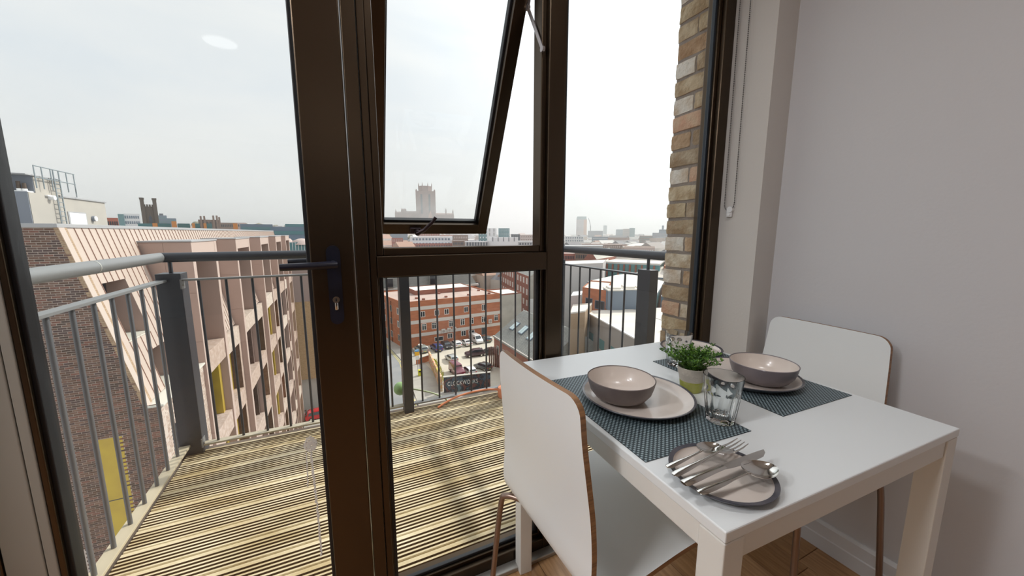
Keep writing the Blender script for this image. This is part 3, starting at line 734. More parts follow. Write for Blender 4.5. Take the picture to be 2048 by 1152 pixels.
# green and orange ornaments at the deck edge
M_grn = mat('pale_green_plastic', (.26, .42, .17), .45); M_org = mat('terracotta_orange_plastic', (.78, .27, .13), .5); M_pgr = mat('pale_green_hose', (.45, .52, .30), .5)
g = thing('garden_ornament', 'green plastic ball with a thin pale green curved stem on the balcony edge', 'ornament', (.5, 2.44, DZ))
c = gy(801, 777, 2.60); 
m = MB(); m.smooth = 70; bm = bmesh.new(); bmesh.ops.create_uvsphere(bm, u_segments=24, v_segments=14, radius=.047); m.add([v.co * 1.0 + c for v in bm.verts], [[v.index for v in f.verts] for f in bm.faces]); bm.free(); obj('ball', m, M_grn, g)
p = [gy(x, y, Y) for x, y, Y in ((812, 776, 2.58), (838, 780, 2.52), (868, 787, 2.49), (890, 797, 2.48), (899, 806, 2.455))] + [Vector((gz(904, 812, DZ).x, 2.43, DZ + .004))]
m = MB(); m.smooth = 60; m.tube(smooth_path(p, 5), .0055, 10); obj('stem', m, M_pgr, g)
p = [gy(x, y, Y) for x, y, Y in ((830, 812, 2.56), (860, 811, 2.53), (900, 808, 2.51), (925, 807, 2.49))]
m = MB(); m.smooth = 60; m.tube(smooth_path(p, 5), .0022, 8); obj('wire', m, M_stem, g)
g = thing('plastic_watering_can', 'orange plastic watering can with a long curved spout behind the balcony rail', 'watering can', (1.05, 2.44, DZ))
c = gy(1003, 775, 2.43)
m = MB(); m.smooth = 40; m.lathe([(0, 0), (.048, 0), (.052, .004), (.056, .055), (.052, .075), (.04, .08), (0, .08)], c=(c.x, 2.365, DZ), n=28); obj('body', m, M_org, g)
p = [(c.x - .04, 2.375, DZ + .058)] + [gy(x, y, 2.405) for x, y in ((975, 779), (945, 784), (915, 793), (893, 804))] + [gz(876, 815, DZ + .006)]
m = MB(); m.smooth = 60; m.tube(smooth_path(p, 5), [.007] * 26, 10); obj('spout', m, M_org, g)

# white bird droppings on the glass
M_drop = mat('dried_dropping', (.78, .77, .74), .9)
def dropping(label, pts_px, Yg, head, seed):
    rr = random.Random(seed); m = MB()
    hc = gy(head[0], head[1], Yg)
    for i in range(420):
        a = rr.uniform(0, 2 * pi); q = rr.random() ** .5; x = hc.x + cos(a) * q * head[2]; z = hc.z + sin(a) * q * head[3]; r = rr.uniform(.0006, .0022); Yq = Yg - rr.uniform(0, .0012)
        m.add([(x + r * cos(b) * rr.uniform(.7, 1.3), Yq - .0005, z + r * sin(b) * rr.uniform(.7, 1.6)) for b in [2 * pi * k / 6 for k in range(6)]] + [(x, Yq, z)] , [(k, (k + 1) % 6, 6) for k in range(6)] + [tuple(range(6))])
    for line, w in pts_px:
        for (x0, y0), (x1, y1) in zip(line, line[1:]):
            n = max(2, int(abs(y1 - y0) / 5))
            for k in range(n):
                p = gy(x0 + (x1 - x0) * k / n + rr.uniform(-1, 1), y0 + (y1 - y0) * k / n, Yg); q = gy(x0 + (x1 - x0) * (k + 1) / n + rr.uniform(-1, 1), y0 + (y1 - y0) * (k + 1) / n, Yg); r = w * rr.uniform(.45, 1)
                m.box(p.x - r, p.x + r, Yg - .0008, Yg, q.z, p.z, j=.0004)
    o = obj('bird_dropping', m, M_drop); tag(o, label, 'dropping', kind='stuff'); return o
dropping('white dropping with a long run down the balcony door glass', [([(622, 905), (627, 950), (634, 1010), (640, 1070), (643, 1112)], .0034), ([(612, 905), (616, 975)], .0018)], 1.0755, (621, 888, .016, .022), 2)
dropping('white dropping run on the lower window glass beside the chair back', [([(1010, 870), (1014, 900), (1012, 930), (1016, 950)], .003)], 1.0805, (1013, 885, .008, .016), 4)

# brick pier outside, right of the window
bp = thing('brick_pier', None, None, (1.53, 1.25, 0), kind='structure')
obj('mortar_core', MB().box(1.4665, 2.3, 1.175, 1.3235, -.6, 2.75), mat('mortar', (.30, .25, .22), .95, bump=.4, bscale=150), bp)
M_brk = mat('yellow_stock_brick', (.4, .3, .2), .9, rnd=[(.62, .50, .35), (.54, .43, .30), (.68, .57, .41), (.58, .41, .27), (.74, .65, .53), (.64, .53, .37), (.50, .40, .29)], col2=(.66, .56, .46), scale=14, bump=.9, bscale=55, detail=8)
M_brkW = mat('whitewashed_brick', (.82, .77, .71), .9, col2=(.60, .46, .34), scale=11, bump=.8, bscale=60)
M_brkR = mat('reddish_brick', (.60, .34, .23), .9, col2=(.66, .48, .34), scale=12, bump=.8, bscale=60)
def rough_brick(m, x0, x1, y0, y1, z0, z1, rr):
    bm = bmesh.new(); bmesh.ops.create_cube(bm, size=1); bmesh.ops.subdivide_edges(bm, edges=bm.edges[:], cuts=3, use_grid_fill=True)
    for v in bm.verts:
        c = v.co; e = sum(1 for q in c if abs(abs(q) - .5) < .01); s_ = 1 - .035 * (e - 1) if e > 1 else 1
        v.co = Vector(((x0 + x1) / 2 + c.x * (x1 - x0) * (s_ if e > 1 else 1), (y0 + y1) / 2 + c.y * (y1 - y0) * (1 - .012 * (e > 1)), (z0 + z1) / 2 + c.z * (z1 - z0) * (1 - .05 * (e > 1)))) + Vector((rr.uniform(-1, 1), rr.uniform(-1, 1), rr.uniform(-1, 1))) * .0018
    m.add([v.co for v in bm.verts], [[v.index for v in f.verts] for f in bm.faces]); bm.free()
rr = random.Random(11); z = -.55; row = 0; cp = .0778
while z < 2.7:
    Yf = 1.327
    if row % 2 == 0: segs = [(Yf, Yf - .215)]
    else: segs = [(Yf, Yf - .1025), (Yf - .1125, Yf - .215)]
    for k, (a, b) in enumerate(segs):
        b = max(b, 1.137)
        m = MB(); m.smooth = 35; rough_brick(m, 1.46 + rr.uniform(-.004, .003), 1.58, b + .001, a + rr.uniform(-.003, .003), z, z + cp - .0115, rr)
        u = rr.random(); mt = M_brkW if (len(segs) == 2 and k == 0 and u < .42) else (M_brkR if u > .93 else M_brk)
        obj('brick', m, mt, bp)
    # bricks of the outer face
    xx = 1.585 if row % 2 == 0 else 1.585 - .0
    while xx < 2.28:
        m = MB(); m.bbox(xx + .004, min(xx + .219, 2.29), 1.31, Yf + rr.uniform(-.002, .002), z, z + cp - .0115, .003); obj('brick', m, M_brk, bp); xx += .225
    z += cp; row += 1
# ================================================================ NEIGHBOURING APARTMENT BUILDING (same complex, to the left)
G = -28.0
M_grey = mat('grey_coping', (.36, .36, .37), .6)
M_clad = mat('cream_standing_seam', (.52, .425, .365), .42, col2=(.49, .40, .345), scale=1.2)
M_pink = mat('pink_brown_panel', (.39, .275, .235), .5, col2=(.36, .255, .215), scale=.8)
M_pinkl = mat('sunlit_pink_panel', (.50, .385, .335), .5)  # bay pink lightened for the sun on faces toward the courtyard
M_tan = mat('tan_brick', (.42, .31, .21), .9, col2=(.33, .22, .14), scale=14, bump=.5, bscale=40)
M_gold = mat('gold_panel', (.50, .36, .06), .35, .2, col2=(.44, .31, .06), scale=1.5)
M_roofd = mat('roof_membrane', (.30, .30, .31), .9, col2=(.36, .36, .36), scale=1.5)
M_beige = mat('beige_render', (.42, .39, .35), .85, col2=(.39, .365, .33), scale=1)
M_bluegrey = mat('blue_grey_shade_and_trim', (.23, .25, .29), .6)  # also the shade colour on the plant room's near faces
M_wht = mat('bright_white', (.85, .85, .85), .5)
M_mort = mat('pale_mortar', (.50, .42, .37), .95)
M_br = mat('dark_multi_brick', (.2, .1, .07), .85, rnd=[(.13, .08, .06), (.17, .10, .075), (.10, .07, .058), (.21, .13, .10), (.15, .10, .085), (.11, .075, .07), (.22, .11, .085)], col2=(.75, .72, .7), scale=6)
M_brl = mat('sunlit_pink_brick', (.5, .38, .32), .9, rnd=[(.52, .43, .37), (.46, .355, .30), (.58, .50, .44), (.49, .39, .34)], col2=(.8, .76, .72), scale=5)  # sunlit copy of the facade brick, sun put into the colour
M_dkwin = mat('dark_window', (.035, .045, .055), .12, spec=.6)
nb_ = thing('apartment_building', 'apartment block with cream metal mansard, dark brick gable and pink bays', 'building', (-8, 17, G))
YG, YE = 17.0, 64.0
def xs(z): return -8.0 + (1.33 - z) * .229        # mansard slope line
zb = -5.0
# mass
m = MB(); m.extr([(-30, G), (-6.96, G), (-6.96, zb - .1), (xs(zb) - 1.35, zb - .1), (-9.4, 1.28), (-30, 1.28)], (0, YG + .11, 0), (0, YE, 0), (1, 0, 0), (0, 0, 1)); obj('core', m, M_mort, nb_)
obj('flat_roof', MB().box(-30, -8.2, YG + .3, YE, 1.27, 1.31), M_roofd, nb_)
# coping at the ridge
m = MB(); m.bbox(-8.35, -7.93, YG - .04, YE, 1.33, 1.455, .01); obj('coping', m, M_grey, nb_)
m = MB(); m.bbox(-14, -8.0, YG - .05, YG + .35, 1.33, 1.455, .01); obj('coping', m, M_grey, nb_)
# gable bricks
bm_ = MB(); bm_.bbox(0, .205, 0, .03, 0, .056, .003); me_gb = bm_.mesh('gable_brick', [M_br])
rest = MB(); cnt = 0; rr = random.Random(4)
z = 1.245; row = 0
obj('gable_backing', MB().add([(-14, YG + .012, G), (-6.12, YG + .012, G), (-6.12, YG + .012, zb - .1), (xs(zb) + .06, YG + .012, zb), (-7.93, YG + .012, 1.33), (-14, YG + .012, 1.33)] + [(-14, YG + .3, G), (-6.12, YG + .3, G), (-6.12, YG + .3, zb - .1), (xs(zb) + .06, YG + .3, zb), (-7.93, YG + .3, 1.33), (-14, YG + .3, 1.33)], [(0, 1, 2, 3, 4, 5), (11, 10, 9, 8, 7, 6)] + [(i, i + 6, (i + 1) % 6 + 6, (i + 1) % 6) for i in range(6)]), M_mort, nb_)
while z > -20:
    xr = (xs(z) + .05) if z > zb else -6.12
    x = -9.6 if z > -12 else -8.6
    x += (row % 2) * .1125; 
    if z < -10: x += .9
    while x < xr - .03:
        w = min(.205, xr - x)
        yellow = (-7.93 < x + w / 2 < -7.27) and z < -6.02
        if not yellow:
            if w > .2 and z > -2.2 and x > -9.2 and cnt < 290: inst('brick', me_gb, nb_, (x + 8, rr.uniform(-.003, .003), z - G)); cnt += 1
            else: rest.box(x, x + w, YG + rr.uniform(-.003, .002), YG + .03, z, z + .056)
        x += .225
    z -= .075; row += 1
obj('bricks', rest, M_br, nb_, kind='stuff')
m = MB(); m.bbox(-7.93, -7.27, YG - .0, YG + .03, -12.2, -5.98, .01); obj('gold_panel', m, M_gold, nb_)
m = MB(); m.box(-7.93, -7.27, YG - .004, YG + .0, -8.35, -8.32); obj('panel_joint', m, M_dkwin, nb_)
# brick edge of the gable parapet along the slope, sunlight put into its tan
m = MB()
d = Vector((xs(zb) - xs(1.33), 0, zb - 1.33)); ln = d.length; d.normalize(); nrm = Vector((-d.z, 0, d.x)); k = 0; s_ = 0
while s_ < ln - .05:
    p = Vector((-8.0, 0, 1.33)) + d * s_ ; q = p + d * .064
    a = .12
    m.add([(p.x - .05, YG - .002, p.z), (p.x + a * .5, YG - .002, p.z), (q.x + a * .5, YG - .002, q.z), (q.x - .05, YG - .002, q.z), (p.x - .05, YG + .44, p.z), (p.x + a * .5, YG + .44, p.z), (q.x + a * .5, YG + .44, q.z), (q.x - .05, YG + .44, q.z)], [(0, 1, 2, 3), (7, 6, 5, 4), (0, 4, 5, 1), (1, 5, 6, 2), (2, 6, 7, 3), (3, 7, 4, 0)]); s_ += .070
obj('parapet_bricks', m, M_tan, nb_, kind='stuff')
# box bays: front plane X=-6, (y0,y1)
XB = -6.0; BAYS = [(21.85, 25.9), (30.45, 34.9), (39.6, 44.2), (49.2, 54.0), (58.6, 63.0)]
wins = [(17.95, 19.55, -.62, -2.75), (18.75, 20.6, -3.45, -4.95)]
def slope_panel(y0, y1, z0, z1):
    m = MB(); a = Vector((xs(z1), 0, z1)); b = Vector((xs(z0), 0, z0)); t = nrm * .03
    m.add([(a.x, y0, a.z), (b.x, y0, b.z), (b.x + t.x, y0, b.z + t.z), (a.x + t.x, y0, a.z + t.z), (a.x, y1, a.z), (b.x, y1, b.z), (b.x + t.x, y1, b.z + t.z), (a.x + t.x, y1, a.z + t.z)], [(0, 1, 2, 3), (7, 6, 5, 4), (0, 4, 5, 1), (1, 5, 6, 2), (2, 6, 7, 3), (3, 7, 4, 0)])
    # standing seam
    u = nrm * .055
    m.add([(a.x, y1 - .012, a.z), (b.x, y1 - .012, b.z), (b.x + u.x, y1 - .012, b.z + u.z), (a.x + u.x, y1 - .012, a.z + u.z), (a.x, y1, a.z), (b.x, y1, b.z), (b.x + u.x, y1, b.z + u.z), (a.x + u.x, y1, a.z + u.z)], [(0, 1, 2, 3), (7, 6, 5, 4), (0, 4, 5, 1), (1, 5, 6, 2), (2, 6, 7, 3), (3, 7, 4, 0)])
    m.m[6:] = [1] * 6
    return m
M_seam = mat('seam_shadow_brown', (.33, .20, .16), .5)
y = YG + .44; pitch = .422; 
while y < YE - .1:
    y1 = min(y + pitch, YE); segs = [(1.33, zb)]
    mid = (y + y1) / 2
    for a, b, zt_, zl in wins:
        if a < mid < b:
            new = []
            for (t, l) in segs:
                if zt_ <= t and zl >= l: new += [(t, zt_), (zl, l)]
                elif zt_ <= t and zt_ > l: new += [(t, zt_)]
                else: new.append((t, l))
            segs = [q for q in new if q[0] - q[1] > .05]
    for a, b in BAYS:
        if a < mid < b: segs = [(1.33, .60)]
    for t, l in segs: obj('seam_panel', slope_panel(y + .002, y1 - .002, l, t), [M_clad, M_seam], nb_)
    y = y1
# recessed roof windows in the slope: reveal box + sill
for a, b, zt_, zl in wins:
    w = thing('window', None, None); bpy.data.objects.remove(w)
    ca = math.ceil((a - (YG + .44)) / pitch - .5); cb = math.ceil((b - (YG + .44)) / pitch - .5)
    a = YG + .44 + pitch * ca; b = YG + .44 + pitch * cb
    m = MB(); xr_ = xs(zt_) - .55
    m.box(xr_ - .06, xr_, a, b, zl, zt_); wp = obj('roof_window', m, M_dkwin, nb_)
    m = MB(); 
    for yy, y2 in ((a - .02, a), (b, b + .02)):
        m.add([(xr_ - .05, yy, zl), (xs(zl) + .02, yy, zl), (xs(zt_) + .02, yy, zt_), (xr_ - .05, yy, zt_), (xr_ - .05, y2, zl), (xs(zl) + .02, y2, zl), (xs(zt_) + .02, y2, zt_), (xr_ - .05, y2, zt_)], [(0, 1, 2, 3), (7, 6, 5, 4), (0, 4, 5, 1), (1, 5, 6, 2), (2, 6, 7, 3), (3, 7, 4, 0)])
    obj('reveal', m, M_pink, wp)
    obj('head_reveal', MB().box(xr_, xs(zt_) + .01, a, b, zt_, zt_ + .02), M_pink, wp)
    m = MB(); m.bbox(xr_, xs(zl) + .06, a - .04, b + .04, zl - .05, zl, .01); obj('sill', m, mat('pale_sill', (.55, .53, .46), .6), wp)
    m = MB(); m.bbox(xr_, xr_ + .05, a + .18, a + .24, zl, zt_, .005); m.bbox(xr_, xr_ + .05, a, a + .05, zl, zt_, .005); obj('window_frame', m, M_bluegrey, wp)
# sill coping at the foot of the mansard
m = MB(); m.bbox(xs(zb) - .05, -6.02, YG - .03, BAYS[0][0], zb - .10, zb - .02, .01); obj('coping', m, mat('pale_stone_coping', (.58, .56, .50), .7), nb_)
# box bays with metal cladding
def pbox(m, *a): m.bbox(*a, .01)
zt_b = .74
for bi, (a, b) in enumerate(BAYS):
    m = MB(); pbox(m, -8.0, XB, a, a + .38, G, zt_b); bay = obj('bay', m, [M_pink], nb_)
    # front edge strip in the sunlit copy of the pink, near side panels with joints
    obj('bay_edge', MB().box(XB, XB + .012, a, a + .38, G, zt_b - .02), M_pinkl, bay)
    m = MB()
    for k in range(8):
        z1 = zt_b - .03 - k * 2.35; z0 = z1 - 2.33
        for x0, x1 in ((-7.98, -7.0), (-6.985, XB - .005)): m.bbox(x0, x1, a - .012, a, max(z0, G), z1, .004)
    obj('side_panels', m, M_pink, bay)
    obj('bay_return', MB().box(-8.0, XB, b - .38, b, G, zt_b), M_pink, bay)
    obj('bay_edge', MB().box(XB, XB + .012, b - .38, b, G, zt_b - .02), M_pinkl, bay)
    obj('fascia', MB().box(-8.0, XB + .005, a + .38, b - .38, .1, zt_b), M_pinkl, bay)
    m = MB(); m.bbox(-8.05, XB + .05, a - .05, b + .05, zt_b, zt_b + .07, .01); obj('bay_roof', m, M_grey, bay)
    for fl_ in range(5):
        zc = -4.75 - fl_ * 4.3
        m = MB(); m.bbox(-8.0 if fl_ == 0 else -6.75, XB - .05, a + .38, b - .38, zc - 1.1, zc, .01); obj('spandrel', m, M_brl, bay)
        m = MB(); m.bbox(-6.95, -6.87, a + .38, b - .38, zc - 4.3, zc - 1.1, .01); obj('window_panel', m, M_dkwin, bay)
        m = MB(); m.bbox(-6.9, -6.35, b - .80, b - .38, zc - 4.3, zc - 1.1, .01); obj('brick_jamb' if bi % 2 else 'gold_panel', m, M_br if bi % 2 else M_gold, bay)
    obj('upper_window', MB().box(-7.95, -7.9, a + .38, b - .38, -4.7, .1), M_dkwin, bay)
    obj('window_band', MB().box(-7.9, -7.72, a + .5, a + 1.1, -4.7, .1), M_gold, bay)
# brick infill walls between bays
gaps = [(YG + .0, BAYS[0][0])] + [(BAYS[i][1], BAYS[i + 1][0]) for i in range(4)]
bl_ = MB(); bl_.box(-.0, .03, 0, .211, 0, .064)
for gi, (a, b) in enumerate(gaps):
    XW = -6.12 if gi == 0 else -6.3
    zt0 = zb - .1
    b2 = b
    m = MB(); m.box(-6.9, XW - .02, b2 - .75 if gi else a, b2, G, zt0) if gi else None
    wl = MB()
    # piers and spandrels in brick courses (front face toward +X)
    zz = zt0 - .07; row = 0
    base = MB()
    op = [(zt0 - 1.15 - k * 4.3, zt0 - 4.3 - k * 4.3) for k in range(5)]
    pa, pb = (a + .62, b - .5)
    for k, (t, l) in enumerate(op):
        base.box(-6.9, XW - .01, a + .01, b, t, t + (1.15 if True else 0))
        base.box(-6.9, XW - .01, a + .01, pa, l, t); base.box(-6.9, XW - .01, pb, b, l, t)
    wl_o = obj('brick_wall', base, M_brl, nb_)
    for k, (t, l) in enumerate(op): obj('brick_jamb', MB().box(-6.88, XW - .03, pb - .012, pb + .005, l, t), M_br, wl_o)  # shaded side of the same brick, given the dark colour
    if gi == 0:
        while zz > -11:
            y = a + (row % 2) * .1125 + .01
            while y < b - .02:
                y1 = min(y + .211, b); inside = any(l < zz < t for t, l in op) and pa < y + .1 < pb
                if not inside: wl.box(XW - .012, XW + rr.uniform(-.002, .002), y, y1, zz, zz + .064)
                y += .225
            zz -= .075; row += 1
        obj('bricks', wl, M_brl, nb_, kind='stuff')
    m = MB()
    for k, (t, l) in enumerate(op):
        m.box(-6.95, -6.85, pa, pb, l, t)
    obj('window_panel', m, M_gold, wl_o)
    m = MB(); 
    for k, (t, l) in enumerate(op): m.box(-6.86, -6.82, pa + .8, pb - .9, l + .1, t - .1)
    obj('window_glazing', m, M_dkwin, wl_o)
# far wing closing the courtyard
fw = thing('courtyard_wing', 'end wing with grey-pink cladding over tan brick closing the courtyard', 'building', (-2, 66, G))
obj('upper_wall', MB().box(-6.4, 3.2, 66, 76, -9.6, -3.1), mat('grey_pink_cladding', (.34, .27, .25), .7), fw)
obj('brick_wall', MB().box(-6.4, 3.2, 66.05, 76, -22.4, -9.6), mat('tan_brickwork', (.50, .36, .22), .9, col2=(.40, .27, .15), scale=3, stretch=(1, 1, 5), bump=.6, bscale=8), fw)
obj('undercroft', MB().box(-6.4, 3.2, 67.0, 76, G, -22.4), mat('pale_render', (.55, .54, .50), .9), fw)
m = MB(); m.bbox(-6.5, 3.3, 65.9, 76, -3.15, -2.95, .02); obj('coping', m, M_grey, fw)
for x in (-3.3, -1.6, .2, 1.9):
    m = MB(); m.bbox(x, x + 1.1, 66.9, 67.02, -26.5, -23.4, .02); w_ = obj('undercroft_window', m, M_wht, fw); obj('pane', MB().box(x + .12, x + .98, 66.88, 66.91, -26.3, -23.6), M_dkwin, w_)
# rooftop plant rooms on the roof of the apartment building
pr = thing('rooftop_plant_room', 'beige rooftop plant room, its shaded front coloured grey, with a white door and round wall lights', 'building', (-12, 24, 1.3))
XP = -11.0
obj('stair_tower', MB().box(-16, XP, 22.15, 24.05, 1.31, 2.79), M_beige, pr)
obj('tower_shade_face', MB().box(-16.02, XP - .02, 22.12, 22.15, 1.31, 2.80), M_bluegrey, pr)  # thin sheet that paints shade on the beige tower's near face
obj('upper_tower', MB().box(-16, XP - .02, 22.62, 24.25, 2.79, 3.47), M_beige, pr)
obj('tower_shade_face', MB().box(-16.02, XP - .04, 22.59, 22.62, 2.79, 3.48), M_bluegrey, pr)  # same painted shade for the upper tower
obj('roof_edge', MB().box(-16.05, XP + .03, 22.1, 24.3, 3.47, 3.51), M_grey, pr)
obj('low_block', MB().box(-16, XP - .01, 24.05, 27.7, 1.31, 2.74), M_beige, pr)
m = MB(); m.bbox(-16.1, XP + .05, 24.0, 27.75, 2.74, 2.82, .01); obj('roof_edge', m, M_grey, pr)
m = MB(); m.bbox(XP, XP + .03, 24.5, 25.75, 1.36, 2.08, .01); dd_ = obj('door', m, M_wht, pr); m = MB(); m.bbox(XP - .01, XP + .015, 24.42, 25.84, 1.31, 2.14, .01); obj('door_frame', m, M_grey, dd_)
obj('door_handle', MB().box(XP + .03, XP + .07, 24.9, 25.2, 1.50, 1.54), M_black, dd_)
for (x, y, nx) in ((XP, 26.35, 1),):
    m = MB(); m.smooth = 60; m.tube([(x, y, 1.87), (x + .10, y, 1.87)], .13, 20); l_ = obj('wall_light', m, M_bluegrey, pr); m = MB(); m.smooth = 60; m.tube([(x + .10, y, 1.87), (x + .14, y, 1.87)], .12, 20); obj('lens', m, M_wht, l_)
m = MB(); m.smooth = 60; m.tube([(-11.85, 22.12, 1.75), (-11.85, 22.02, 1.75)], .14, 20); l_ = obj('wall_light', m, M_bluegrey, pr); m = MB(); m.smooth = 60; m.tube([(-11.85, 22.02, 1.75), (-11.85, 21.98, 1.75)], .13, 20); obj('lens', m, M_wht, l_)
m = MB(); m.smooth = 60; m.tube([(XP, 23.35, 2.66), (XP + .18, 23.35, 2.66)], .10, 16); m.bbox(XP, XP + .1, 23.1, 23.6, 2.70, 2.76, .01); obj('flood_light', m, M_wht, pr)
for i, (x, y, h_) in enumerate(((-11.55, 22.32, 3.22), (-11.35, 22.38, 3.22), (-11.2, 22.4, 3.15))):
    m = MB(); m.smooth = 60; m.tube([(x, y, 2.80), (x, y, 2.93)], .075, 14); q = obj('vent_pipe', m, M_wht, pr); m = MB(); m.smooth = 60; m.tube([(x, y, 2.93), (x, y, h_)], .06, 14); obj('flue', m, mat('brown_flue', (.10, .075, .06), .7), q)
obj('roof_ledge', MB().box(-12.2, XP - .02, 22.16, 22.5, 2.79, 2.84), M_wht, pr)
lad = thing('roof_ladder', 'grey steel ladder with guard rail on the rooftop plant room', 'ladder', (-10.9, 23.7, 1.3))
M_lad = mat('ladder_steel', (.30, .34, .36), .5, .5)
def tubeobj(name, pts, r, par, mt=M_lad):
    m = MB(); m.smooth = 50; m.tube(pts, r, 8); return obj(name, m, mt, par)
for y in (23.62, 23.98): tubeobj('stile', [(XP + .12, y, 1.31), (XP + .12, y, 3.85)], .025, lad)
for k in range(11): tubeobj('rung', [(XP + .12, 23.62, 1.5 + k * .2), (XP + .12, 23.98, 1.5 + k * .2)], .016, lad)
for z in (2.25, 2.55):
    pass
GR = [(XP + .1, 22.5), (XP + .1, 25.15)]
for z in (3.88, 3.42): tubeobj('guard_rail', [(XP + .1, 22.5, z), (XP + .1, 25.15, z)], .022, lad)
for y in (22.5, 22.95, 23.5, 24.55, 25.1): tubeobj('guard_post', [(XP + .1, y, 3.0 if y > 24 else 2.98), (XP + .1, y, 3.88)], .022, lad)
tubeobj('guard_post', [(XP + .1, 25.1, 2.82), (XP + .1, 25.1, 3.2)], .022, lad)
# ================================================================ STREET, CAR PARK, CARS
def V2(p): return (p[0], p[1])
M_brick_far = mat('orange_brickwork', (.50, .20, .11), .9, col2=(.42, .16, .09), scale=.6, stretch=(1, 1, 3), detail=8)
M_brick_dk = mat('dark_red_brickwork', (.34, .15, .11), .9, col2=(.27, .12, .09), scale=.6, stretch=(1, 1, 3), detail=8)
M_band = mat('pale_band', (.66, .62, .58), .8)
M_conc = mat('pale_concrete', (.50, .48, .43), .9, col2=(.44, .42, .38), scale=.5)
M_ptop = mat('pink_roof_felt', (.50, .38, .33), .9, col2=(.44, .33, .29), scale=.4)
M_slate = mat('grey_slate', (.30, .30, .28), .8, col2=(.25, .25, .235), scale=.8, stretch=(1, 1, 6))
M_ltroof = mat('pale_flat_roof', (.70, .64, .57), .9, col2=(.64, .58, .52), scale=.25)
M_whroof = mat('white_roof', (.80, .76, .70), .8, col2=(.74, .70, .64), scale=.3)
M_teal = mat('teal_glazing', (.12, .26, .27), .2, spec=.8)
M_bgp = mat('blue_grey_panel', (.17, .21, .26), .6)
M_winw = mat('white_window_frame', (.80, .79, .76), .5)
M_asph = mat('asphalt', (.24, .25, .26), .95, col2=(.29, .29, .29), scale=.3)
M_pave = mat('pavement', (.43, .41, .37), .95, col2=(.38, .36, .33), scale=.5)
M_park = mat('car_park_concrete', (.60, .55, .46), .95, col2=(.53, .48, .40), scale=.18, detail=7)
M_land = mat('distant_ground', (.30, .27, .24), .95, col2=(.24, .24, .18), scale=.012, detail=8)
M_yline = mat('yellow_line', (.62, .52, .16), .9)

def terr(x, y):
    d = sqrt(x * x + y * y); az = math.degrees(atan2(x, y))
    def ss(a, b, v): t = max(0, min(1, (v - a) / (b - a))); return t * t * (3 - 2 * t)
    return 31 * ss(190, 560, d) * (1 - .80 * ss(-6, 26, az)) - 6 * ss(900, 2500, d)
land = MB(); NA, NR = 60, 40; vs = []
for i in range(NR + 1):
    r = 20 * (6000 / 20) ** (i / NR)
    for j in range(NA + 1):
        a = radians(-75 + 160 * j / NA); x, y = r * sin(a), r * cos(a); vs.append((x, y, G - .15 + terr(x, y)))
land.add(vs, [(i * (NA + 1) + j, i * (NA + 1) + j + 1, (i + 1) * (NA + 1) + j + 1, (i + 1) * (NA + 1) + j) for i in range(NR) for j in range(NA)])
obj('ground', land, M_land, kind='structure')

def near_poly(name, pts, z, mt, th=.12, kind='structure'):
    m = MB(); m.prism([V2(p) for p in pts], z - th, z); return obj(name, m, mt, kind=kind)
near_poly('car_park_surface', [(10.6, 62), (52, 62), (52, 98), (16.2, 93.8), (15.6, 80)], G + .02, M_park)
near_poly('road', [(3.2, 55), (10.6, 55), (12.3, 84), (9.4, 116), (4.5, 150), (-1.5, 150), (3.2, 116), (4.2, 84)], G + .0, M_asph)
near_poly('pavement', [(10.6, 50), (24, 50), (18.2, 62), (16.6, 80), (15.2, 92.3), (10.3, 113), (5.9, 140), (4.9, 140), (9.2, 113), (12.3, 84)], G + .12, M_pave, .25)
near_poly('pavement', [(-8, 40), (3.2, 40), (4.2, 84), (3.2, 116), (-6, 116), (-6, 60)], G + .12, M_pave, .25)
near_poly('courtyard', [(-6, 16), (3.2, 16), (3.2, 66), (-6, 67)], G + .1, M_pave, .2)
def linepath(name, pts, w, z, mt, label=None):
    m = MB()
    for a, b in zip(pts, pts[1:]): m.bar((a[0], a[1], z), (b[0], b[1], z), w, .02)
    return obj(name, m, mt, kind='structure')
linepath('road_line', [(10.2, 50), (11.9, 84), (9.1, 115)], .12, G + .02, M_yline)
linepath('road_line', [(9.85, 50), (11.55, 84), (8.8, 115)], .12, G + .02, M_yline)

# --- windows on walls
_wcache = {}
def win_meshes(w, h, mf, mp, style):
    key = (w, h, mf.name, mp.name, style)
    if key not in _wcache:
        m = MB(); t = min(.12, w * .1)
        for a in ((-w / 2, -w / 2 + t, 0, h), (w / 2 - t, w / 2, 0, h), (-w / 2 + t, w / 2 - t, 0, t), (-w / 2 + t, w / 2 - t, h - t, h)): m.box(a[0], a[1], -.08, .02, a[2], a[3])
        if style == 2: m.box(-t / 2, t / 2, -.07, .02, t, h - t)
        if style == 3: m.box(-w / 2 + t, w / 2 - t, -.07, .02, h * .68, h * .68 + t * .7); m.box(-t / 2, t / 2, -.07, .02, t, h - t)
        p = MB(); p.box(-w / 2 + t, w / 2 - t, -.045, .01, t, h - t)
        _wcache[key] = (m.mesh('window', [mf]), p.mesh('pane', [mp]))
    return _wcache[key]
def put_windows(par, A, B, spec):
    """spec: list of (u along edge in m or fraction, z bottom, w, h, mf, mp, style)"""
    A = Vector((A[0], A[1], 0)); B = Vector((B[0], B[1], 0)); d = (B - A); Ln = d.length; d.normalize(); rz = atan2(d.y, d.x); pl = par.location
    for (u, z, w, h, mf, mp, st_) in spec:
        a, b = win_meshes(w, h, mf, mp, st_); p = A + d * (u * Ln)
        o = inst('window', a, par, (p.x - pl.x, p.y - pl.y, z - pl.z), (0, 0, rz)); inst('pane', b, o, (0, 0, 0))
